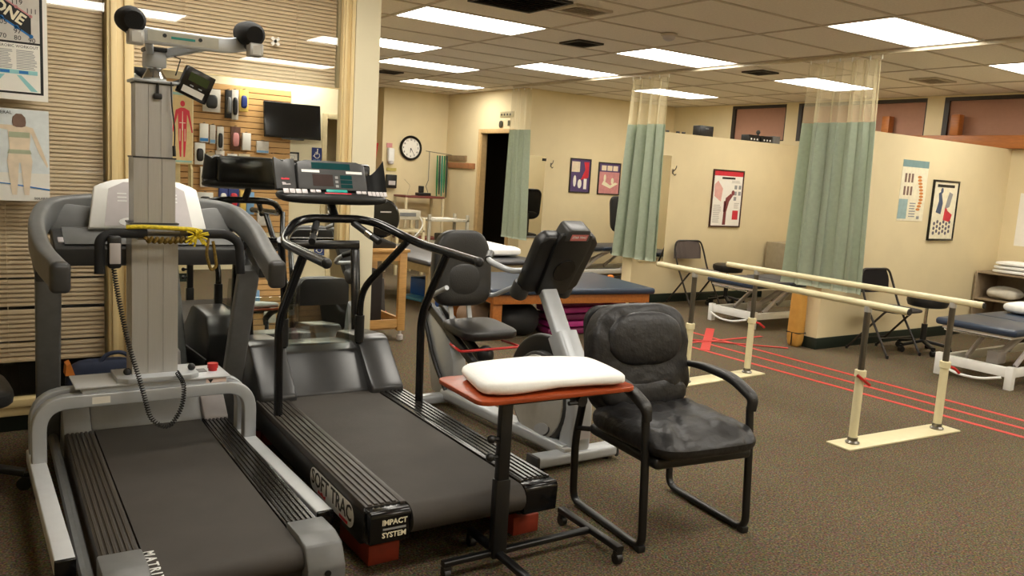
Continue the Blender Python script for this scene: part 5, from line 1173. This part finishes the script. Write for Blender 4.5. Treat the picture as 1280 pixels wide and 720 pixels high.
# ------------------------------------------------------------------ charts and posters
def poster(name, lab, p, right, w_, h, frame_m, paper_m, fw=.018, cat='picture'):
    """p = lower left corner on the wall, right = direction along the wall"""
    Mp = face_m(p, right, (0, 0, 1)); t_ = thing(name, lab, cat, p)
    if frame_m:
        for q in ((0, w_, 0, fw), (0, w_, h-fw, h), (0, fw, fw, h-fw), (w_-fw, w_, fw, h-fw)): b_ = B(); box_m(b_, Mp, *q, 0, .022, bev=.003); obj('frame', b_, frame_m, t_, w=True)
    b_ = B(); box_m(b_, Mp, fw if frame_m else 0, w_-(fw if frame_m else 0), fw if frame_m else 0, h-(fw if frame_m else 0), 0, .012 if frame_m else .004)
    sh_ = obj('print', b_, paper_m, t_, w=True, smooth=0)
    return t_, sh_, Mp @ M4.Translation(V((0, 0, .0125 if frame_m else .0045)))
def mark(sh_, Mp, shapes, mt, nm='print_shape', lift=0):
    b_ = B()
    for s_ in shapes:
        if len(s_) == 4 and not hasattr(s_[0], '__len__'): patch(b_, Mp, *s_, lift=lift)
        else: polyp(b_, Mp, s_, lift=lift)
    o_ = obj(nm, b_, mt, sh_, w=True, smooth=0)
    if len(shapes) > 1: o_['kind'] = 'stuff'
def tlines(x0, x1, y0, y1, n, rnd=random.Random(4)):
    return [(x0, x0+(x1-x0)*rnd.uniform(.75, 1), y0+(y1-y0)*i/n, y0+(y1-y0)*i/n+(y1-y0)/n*.45) for i in range(n)]
# far partition: back pain chart
t, s_, Mp = poster('framed_chart', 'framed white chart with red heading and bending figure on the far partition', (8.14, P1Y, .965), (1, 0, 0), .585, .745, mat('mahogany', (64, 30, 20), .4), PAPER)
mark(s_, Mp, [(.018, .567, .665, .727)], PRED); mark(s_, Mp, [(.17, .42, .625, .65)], PBLK, lift=.0007)
mark(s_, Mp, [[(.24, .03), (.30, .03), (.30, .20), (.34, .34), (.40, .41), (.36, .44), (.27, .38), (.25, .24)], ell(.40, .45, .03, .035), (.24, .28, .2, .34)], mat('dark_red_print', (126, 60, 60), .6), lift=.0007)
mark(s_, Mp, [[(.05, .40), (.18, .33), (.2, .5), (.1, .6), (.04, .55)]], mat('pale_red_print', (222, 170, 160), .6))
mark(s_, Mp, [(.42, .47, .50, .55), (.42, .47, .42, .47), (.42, .47, .35, .40), (.50, .55, .50, .55), (.50, .55, .42, .47)], PGREY)
mark(s_, Mp, [(.42, .53, .10, .22)], PRED)
mark(s_, Mp, tlines(.05, .2, .06, .3, 10)+tlines(.36, .54, .58, .62, 2)+tlines(.44, .54, .25, .33, 4), mat('text_grey', (190, 184, 174), .6))
# near partition: spine chart and trigger point chart
t, s_, Mp = poster('spine_chart', 'unframed chart with orange spine and grey blue header on the near partition', (7.93, P2Y, 1.258), (1, 0, 0), .475, .615, None, PCREAM)
mark(s_, Mp, [(0, .475, .545, .615)], mat('slate_header', (120, 150, 150), .6)); mark(s_, Mp, [(.0, .16, .02, .22)], mat('slate_block', (150, 176, 176), .6))
mark(s_, Mp, [(.06+.06*i, .095+.06*i, .26+.13*j, .35+.13*j) for i in range(3) for j in range(2)], PHAIR)
mark(s_, Mp, [ell(.36+.035*sin(i*.42), .12+.033*i, .038, .014) for i in range(11)], PORG); mark(s_, Mp, [(.35, .40, .02, .05)]+tlines(.2, .32, .04, .2, 6), PGREY)
t, s_, Mp = poster('framed_chart', 'black framed chart with dark muscle figures on the near partition', (8.525, P2Y, 1.058), (1, 0, 0), .505, .64, BLKG, PCREAM, fw=.02)
mark(s_, Mp, [(.08, .42, .565, .595)], PBLK)
mark(s_, Mp, [[(.10, .30), (.20, .28), (.22, .40), (.17, .52), (.12, .5), (.14, .42)], ell(.18, .53, .025, .03)], mat('slate_fig', (70, 84, 110), .6)); mark(s_, Mp, [[(.27, .34), (.36, .36), (.40, .50), (.33, .52), (.30, .44)]], PGREY)
mark(s_, Mp, [[(.26, .22), (.40, .20), (.43, .28), (.33, .32), (.28, .38)]], PRED); mark(s_, Mp, [ell(.10+.06*i, .08+.05*j+.02*(i % 2), .022, .02, 8) for i in range(6) for j in range(3)], mat('fig_grey', (96, 90, 100), .6))
t, s_, Mp = poster('paper_chart', 'pale paper chart on the wall beneath the wooden ledge', (XR, 4.60, 1.02), (0, -1, 0), .35, .6, None, PAPER)
mark(s_, Mp, [ell(.15, .3, .05, .2), ell(.26, .3, .03, .15)], mat('faint_print', (210, 200, 190), .6))
# back wall: two small framed pictures
t, s_, Mp = poster('framed_picture', 'framed anatomy picture with purple lower half on the back wall', (7.95, 10.2, 1.26), (1, 0, 0), .41, .53, mat('frame_dk', (40, 34, 34), .4), PPUR)
mark(s_, Mp, [(.03, .19, .32, .48)], PSKIN); mark(s_, Mp, [[(.22, .2), (.37, .24), (.37, .48), (.27, .48), (.30, .36)]], PRED); mark(s_, Mp, [ell(.10, .18, .03, .09), ell(.2, .14, .04, .07), (.28, .34, .06, .22)], PAPER, lift=.0007)
t, s_, Mp = poster('framed_picture', 'framed rose coloured joint picture right of the purple one on the back wall', (8.52, 10.2, 1.25), (1, 0, 0), .46, .51, mat('frame_dk', (40, 34, 34), .4), PPINK)
mark(s_, Mp, [(.018, .442, .36, .492)], PPUR); mark(s_, Mp, [(.06, .16, .38, .46), (.18, .28, .38, .46), (.30, .40, .38, .46)], PSKIN, lift=.0007)
mark(s_, Mp, [[(.08, .16), (.26, .10), (.42, .18), (.36, .2), (.26, .15), (.12, .22)], ell(.14, .26, .025, .06), ell(.3, .22, .03, .05)], PCREAM)
# left window posters
t, s_, Mp = poster('aerobics_poster', 'white bordered chart with black zone band hung over the blind', (-.18, WY-.045, 1.715), (1, 0, 0), .605, .75, None, PAPER, cat='poster')
mark(s_, Mp, [(.02, .585, .03, .735)], PBLK, 'border')
mark(s_, Mp, [(.035, .572, .282, .735)], mat('panel_grey', (206, 200, 190), .6), 'graph_field', lift=.0007)
mark(s_, Mp, [(.035, .572, .04, .272)], PAPER, 'text_field', lift=.0007)
mark(s_, Mp, [[(.04, .617), (.535, .312), (.535, .408), (.04, .713)]], PBLK, 'zone_band', lift=.0014)
mark(s_, Mp, [[(.04, .611), (.535, .306), (.535, .316), (.04, .623)]]+[ell(.535-.062*i, .312+.0382*i, .010, .010, 10) for i in range(7)], PBLUE, 'graph_line', lift=.002)
mark(s_, Mp, [[(.10, .672), (.535, .404), (.535, .412), (.10, .682)]]+[ell(.535-.062*i, .408+.0382*i, .008, .008, 10) for i in range(6)], PPINK, 'graph_line', lift=.002)
b = B()
for s__, x, z, sz in (('111', .538, .432, .034), ('119', .476, .468, .034), ('97', .477, .330, .034), ('105', .41, .368, .034), ('112', .35, .405, .034), ('90', .538, .292, .032), ('80', .477, .298, .032), ('70', .415, .302, .032)):
    text(b, s__, sz, Mp @ M4.Translation(V((x, z, .0025))))
o = obj('numbers', b, PBLK, s_, w=True, smooth=0); o['kind'] = 'stuff'
b = B(); text(b, 'ZONE', .07, Mp @ M4.Translation(V((.505, .380, .0025))) @ rot(rz=-31.6), align='RIGHT', bold=.0025); obj('band_lettering', b, PCREAM, s_, w=True, smooth=0)
b = B(); text(b, 'THE AEROBIC WORKOUT', .0185, Mp @ M4.Translation(V((.565, .258, .0018))), align='RIGHT'); obj('heading', b, PBLK, s_, w=True, smooth=0)
mark(s_, Mp, tlines(.37, .455, .15, .245, 12)+tlines(.47, .56, .15, .245, 12), PGREY, 'text_block', lift=.0014)
mark(s_, Mp, [(.33, .56, .125, .145), [(.33, .045), (.36, .045), (.42, .12), (.40, .12)], [(.56, .045), (.53, .045), (.47, .12), (.49, .12)]], mat('pale_teal', (150, 206, 206), .6), 'small_chart', lift=.0014)
mark(s_, Mp, [(.40, .44, .128, .142), (.48, .52, .128, .142)], PBLUE, 'small_chart_mark', lift=.002)
t, s_, Mp = poster('anatomy_poster', 'pale poster of a standing figure seen from behind, hung below the zone chart', (-.16, WY-.045, 1.215), (1, 0, 0), .585, .455, None, PAPER, cat='poster')
mark(s_, Mp, [(.0, .585, .14, .455)], PLT, 'sky_field'); mark(s_, Mp, [[(.585, .055), (.5, .068), (.4, .083), (.3, .09), (.3, .094), (.4, .088), (.5, .074), (.585, .062)]], PBLUE, 'blue_arc', lift=.0014)
fx = .455
mark(s_, Mp, [[(fx-.055, .20), (fx-.035, .03), (fx-.015, .03), (fx-.003, .19), (fx+.003, .19), (fx+.018, .03), (fx+.038, .03), (fx+.055, .20), (fx+.043, .26), (fx+.05, .34), (fx+.085, .24), (fx+.12, .17), (fx+.125, .18), (fx+.095, .27), (fx+.06, .365), (fx+.02, .375), (fx-.02, .375), (fx-.09, .375), (fx-.14, .40), (fx-.10, .44), (fx-.105, .445), (fx-.165, .40), (fx-.10, .358), (fx-.05, .35), (fx-.043, .26)]], PSKIN, 'figure', lift=.0021)
mark(s_, Mp, [[(fx-.026, .372), (fx-.03, .39), (fx-.027, .415), (fx-.012, .432), (fx+.012, .432), (fx+.027, .415), (fx+.03, .39), (fx+.027, .372), (fx+.012, .366), (fx-.012, .366)]], PHAIR, 'hair', lift=.0028); mark(s_, Mp, [(fx-.045, fx+.045, .315, .342), [(fx-.052, .235), (fx+.052, .235), (fx+.046, .255), (fx-.046, .255)]], PGRN, 'clothes', lift=.0028)
b = B(); text(b, 'LATERAL', .022, Mp @ M4.Translation(V((.425, .435, .003))), align='RIGHT'); text(b, 'SYSTEM', .022, Mp @ M4.Translation(V((.36, .405, .003))), align='RIGHT'); text(b, 'SOLARIS', .016, Mp @ M4.Translation(V((.575, .014, .003))), align='RIGHT')
o = obj('poster_lettering', b, PBLK, s_, w=True, smooth=0); o['kind'] = 'stuff'
# things standing on the far partition
b = B(); bx(b, 7.86, 8.10, 7.47, 7.60, PT, PT+.13, bev=.006); o = single('speaker_box', b, BLK, 'black box standing on top of the far partition', 'speaker'); b = B(); bx(b, -.03, .03, -.068, -.064, .09, .10); obj('label', b, PGREY, o)
for i, (x0, x1) in enumerate(((8.78, 9.0), (9.04, 9.26))):
    b = B(); bx(b, x0, x1, 7.47, 7.60, PT, PT+.085, bev=.004); o = single('control_unit', b, BLK, ['black unit with white knobs on the partition, next to the speaker box side', 'black unit with white knobs on the partition, beside the grey unit'][i], 'audio unit')
    for k in range(3): b = B(); cyl(b, (-.06+.06*k, -.066, .03), (-.06+.06*k, -.072, .03), .012, 10); obj('knob', b, WHITE, o)
b = B(); bx(b, 9.28, 9.42, 7.47, 7.60, PT, PT+.10, bev=.004); single('control_unit', b, MIDGREY, 'grey unit at the end of the row on the partition', 'audio unit')
b = B(); ball(b, (9.03, 7.53, PT+.13), .03); cyl(b, (9.03, 7.53, PT), (9.03, 7.53, PT+.11), .012); single('figurine', b, DKGREY, 'small dark figure between the knobbed units', 'figurine')
for x, q in ((7.32, 'beside the curtain'), (7.50, 'between two others'), (7.60, 'nearest the speaker box')): b = B(); bx(b, x-.015, x+.015, 7.48, 7.52, PT, PT+.025, bev=.004); single('small_block', b, BLK, 'tiny dark block on the far partition ledge, '+q, 'block', 'tiny blocks on the far partition')
# duffel bag behind the grey treadmill
b = B(); cushion(b, (.66, 4.775, .19), (.19, .06, .20), .5, .5); o = single('tool_bag', b, NAVYCL, 'navy bag with orange end panel behind the grey treadmill', 'bag')
b = B(); prism(b, [(-.19, .33), (-.145, .33), (-.165, .395), (-.185, .385)], .10, face_m((0, .05, 0), (1, 0, 0), (0, 0, 1))); obj('end_panel', b, ORANGE, o)
b = B(); tube(b, fillet([(-.04, -.03, .36), (.0, -.03, .43), (.09, -.03, .44), (.15, -.03, .37)], .05, 5), .011, 8); obj('handle', b, NAVYCL, o)
# ------------------------------------------------------------------ camera side of the room (seen in the wall mirror)
MYR = 2*(WY+.008)
def RF(px, py, Yr):           # pixel in the mirror -> real point on the plane y = MYR - Yr
    p = PY(px, py, Yr); return V((p.x, MYR-Yr, p.z))
YW = MYR-BY                   # mirrored distance of the wall
t = thing('slat_wall', 'light wood slat wall panel with hanging products on the camera side wall', 'display panel', (2.7, BY, .5))
b = B(); bx(b, 1.3, 3.87, BY, BY+.012, .5, 2.42); obj('backing', b, SLATGROOVE, t, w=True, smooth=0)
n = 25; base = None
for i in range(n):
    z = .5+1.92/n*(i+.5)
    if base is None:
        b = B(); box(b, (1.285, .018, 0), (2.57, .012, 1.92/n-.009), bev=.003, seg=1); base = s = obj('slat', b, SLATW, t)
    else: s = base.copy(); COL.objects.link(s)
    s.location = (1.3-2.7, 0, z-.5)
def pack(px0, py0, px1, py1, lab, card, bulk=None, dep=.05, band=None, cat='package'):
    a = RF(px0, py0, YW-.06); c = RF(px1, py1, YW-.06); x0, x1 = sorted((a.x, c.x)); z1, z0 = max(a.z, c.z), min(a.z, c.z)
    y = BY+.06; t_ = thing('product_package', lab, cat, ((x0+x1)/2, y, z0), group='packages hanging on the slat wall')
    b_ = B(); bx(b_, x0, x1, y-.01, y-.006+dep*.5, z0, z1, bev=.005); obj('card', b_, card, t_, w=True)
    if bulk:
        b_ = B(); cushion(b_, ((x0+x1)/2, y+dep*.5, z0+(z1-z0)*.45), ((x1-x0)*.33, dep*.5, (z1-z0)*.3), .6, .5, nu=16, nv=8); obj('contents', b_, bulk, t_, w=True)
    if band:
        b_ = B(); bx(b_, x0+.005, x1-.005, y-.006+dep*.5, y-.004+dep*.5, z0+(z1-z0)*.05, z0+(z1-z0)*.22); obj('band', b_, band, t_, w=True, smooth=0)
    b_ = B(); tube(b_, [((x0+x1)/2, BY+.02, z1+.01), ((x0+x1)/2, y+.08, z1+.01)], .004, 6); obj('hook', b_, STEEL, t_, w=True)
GRW = mat('pack_grey', (206, 202, 194), .5); SKY = mat('pack_sky', (120, 164, 206), .5); BRN = mat('pack_brown', (92, 56, 36), .5); YLW = mat('pack_yellow', (226, 196, 100), .5)
pack(253, 110, 275, 141, 'grey white package with black clip high on the slat wall', GRW, BLK)
pack(281, 112, 289, 148, 'black boot brace nearest the grey white package', BLK, MIDGREY, .08); pack(289, 112, 297, 150, 'grey boot brace with black toe', GRW, BLK, .08)
pack(299, 112, 310, 140, 'clear bag with yellow and navy contents', YLW, PDKBL)
pack(249, 154, 260, 178, 'white box with blue corner', WHITE, None, .06, PBLUE); pack(262, 156, 269, 180, 'narrow pale grey package beside the blue cornered box', GRW, None, .05, SKY); pack(271, 158, 279, 190, 'tall grey package with black top', GRW, BLK)
pack(288, 158, 300, 188, 'dark brown package with a body brace picture', BRN, PPINK); pack(302, 166, 312, 188, 'plain white carton on the slat wall', WHITE, None, .12); pack(320, 176, 335, 192, 'grey white carton under the television corner', GRW, None, .08, SKY)
pack(243, 178, 256, 206, 'white card with a black elbow brace', WHITE, BLK); pack(258, 190, 268, 208, 'tan package below the row of boxes', mat('pack_tan', (170, 150, 110), .5), GRW); pack(269, 188, 280, 206, 'mixed dark and white package', GRW, PHAIR)
pack(284, 192, 296, 207, 'white pouch above the treadmill console reflection', WHITE); pack(298, 192, 312, 206, 'cream pouch beside the white pouch', PCREAM)
pack(250, 208, 263, 234, 'white and black carton on its hook at mid height', WHITE, BLK); pack(246, 240, 266, 260, 'wide white card with black wrist brace', WHITE, BLK)
pack(273, 234, 284, 262, 'blue and white box low on the slat wall', PDKBL, WHITE, .06, SKY); pack(285, 234, 298, 262, 'navy box with red top', PDKBL, PRED, .06); pack(300, 238, 307, 268, 'yellow pouch low on the slat wall', YLW); pack(308, 240, 317, 268, 'pale blue pouch beside the yellow pouch', SKY)
pack(321, 263, 335, 282, 'grey carton alone near the slat wall edge', GRW, None, .08)
# television
t = thing('television', 'black flat television on the wall beside the slat wall', 'television', (3.85, BY, 1.80))
Mt_ = M4.Translation(V((3.86, BY+.12, 2.02))) @ rot(rx=8)
b = B(); box_m(b, Mt_, -.39, .39, -.02, .025, -.235, .235, bev=.006); obj('housing', b, BLKG, t, w=True)
b = B(); box_m(b, Mt_, -.375, .375, .025, .0265, -.21, .222); obj('screen', b, SCREEN, t, w=True, smooth=0)
b = B(); box_m(b, Mt_, -.15, .15, -.02, .02, -.252, -.235); obj('speaker_bar', b, BLK, t, w=True)
b = B(); bx(b, 3.76, 3.96, BY, BY+.10, 1.92, 2.12, bev=.004); obj('wall_bracket', b, BLK, t, w=True)
t, s_, Mp = poster('framed_certificate', 'black framed certificate below the television', (4.0, BY, 1.28), (-1, 0, 0), .39, .33, BLKG, PAPER, fw=.022)
mark(s_, Mp, [(.06, .33, .05, .055), (.06, .33, .275, .28), (.06, .065, .055, .275), (.325, .33, .055, .275)], PGREY); mark(s_, Mp, tlines(.12, .28, .1, .24, 5), PGREY)
# wheelchair access sign
t, s_, Mp = poster('access_sign', 'blue wheelchair access sign beside the doorway', (4.335, BY, 1.505), (-1, 0, 0), .15, .185, None, PDKBL, cat='sign')
mark(s_, Mp, [ell(.066, .163, .0105, .0105, 14)], WHITE, 'symbol_head')
mark(s_, Mp, [[(.060, .15), (.074, .15), (.076, .125), (.10, .125), (.10, .116), (.077, .116), (.078, .105), (.105, .105), (.122, .07), (.133, .075), (.129, .066), (.117, .058), (.099, .094), (.064, .094)]], WHITE, 'symbol_body')
ring = [(.073+.042*cos(R(a)), .078+.042*sin(R(a))) for a in range(130, 361, 10)]+[(.073+.033*cos(R(a)), .078+.033*sin(R(a))) for a in range(360, 129, -10)]
mark(s_, Mp, [ring], WHITE, 'symbol_wheel')
for x0, x1 in ((.025, .075), (.085, .125)): b = B(); patch(b, Mp, x0, x1, .014, .021, lift=.0002); obj('small_print_line', b, SKY, s_, w=True, smooth=0)
# tall cream cabinet with muscle chart
t = thing('tall_cabinet', 'tall cream cabinet with open counter niche beside the slat wall', 'cabinet', (1.85, -.62, 0))
CAB = mat('cabinet_cream', (222, 206, 160), .5)
b = B(); bx(b, 1.34, 2.33, -.92, -.34, .10, .88, bev=.004); obj('lower_body', b, CAB, t, w=True)
b = B(); bx(b, 1.34, 2.33, -.92, -.36, 0, .10); obj('plinth', b, BLACKBASE, t, w=True)
b = B(); bx(b, 1.32, 2.36, -.93, -.31, .88, .92, bev=.004); obj('counter', b, CAB, t, w=True)
b = B(); bx(b, 1.34, 2.36, -.92, -.34, 1.38, 2.3, bev=.004); obj('upper_body', b, CAB, t, w=True)
b = B(); bx(b, 1.34, 2.34, -.92, -.90, .92, 1.38); obj('niche_back', b, CAB, t, w=True)
b = B(); prism(b, [(0, 0), (.12, 0), (.16, .12), (.16, .40), (.10, .46), (0, .46)], .02, face_m((2.34, -.50, .92), (0, 1, 0), (0, 0, 1))); obj('bracket', b, CAB, t, w=True)
b = B(); bx(b, 1.36, 1.83, -.34, -.325, .13, .86, bev=.003); d_ = obj('cabinet_door', b, CAB, t, w=True); b = B(); cyl(b, (1.78, -.325, .7), (1.78, -.30, .7), .012); obj('door_knob', b, STEEL, d_, w=True)
b = B(); bx(b, 1.845, 2.31, -.34, -.325, .13, .86, bev=.003); d_ = obj('cabinet_door', b, CAB, t, w=True); b = B(); cyl(b, (1.9, -.325, .7), (1.9, -.30, .7), .012); obj('door_knob', b, STEEL, d_, w=True)
for x, h, m_, lab in ((2.12, .14, PBLK, 'dark bottle in the cabinet niche'), (2.2, .10, BLK, 'short black jar in the cabinet niche'), (2.28, .16, PRED, 'red bottle at the open end of the cabinet niche')):
    b = B(); lathe(b, [(.035, 0), (.038, .01), (.038, h*.7), (.015, h*.85), (.015, h)], c=(x, -.42, .92), seg=14); single('bottle', b, m_, lab, 'bottle')
t, s_, Mp = poster('muscle_chart', 'tan muscle chart with a red figure on the tall cream cabinet', (2.345, -.34, 1.40), (-1, 0, 0), .50, .80, None, mat('chart_tan', (214, 186, 132), .6), cat='poster')
mark(s_, Mp, [(0, .5, 0, .02), (0, .5, .76, .79)], mat('chart_teal', (150, 190, 180), .6))
cx = 2.345-2.239
mark(s_, Mp, [[(cx-.045, .40), (cx-.04, .22), (cx-.028, .06), (cx-.012, .06), (cx-.006, .36), (cx+.006, .36), (cx+.012, .06), (cx+.028, .06), (cx+.04, .22), (cx+.045, .40), (cx+.05, .55), (cx+.085, .42), (cx+.10, .34), (cx+.115, .345), (cx+.095, .46), (cx+.075, .59), (cx+.02, .62), (cx-.02, .62), (cx-.075, .59), (cx-.095, .46), (cx-.115, .345), (cx-.10, .34), (cx-.085, .42), (cx-.05, .55)], ell(cx, .665, .026, .034)], PRED, 'muscle_figure')
mark(s_, Mp, [[(cx-.006, .36), (cx+.006, .36), (cx+.002, .58), (cx-.002, .58)], (cx-.035, cx+.035, .445, .452), (cx-.03, cx-.024, .24, .38), (cx+.024, cx+.03, .24, .38)], PCREAM, 'muscle_line', lift=.0007)
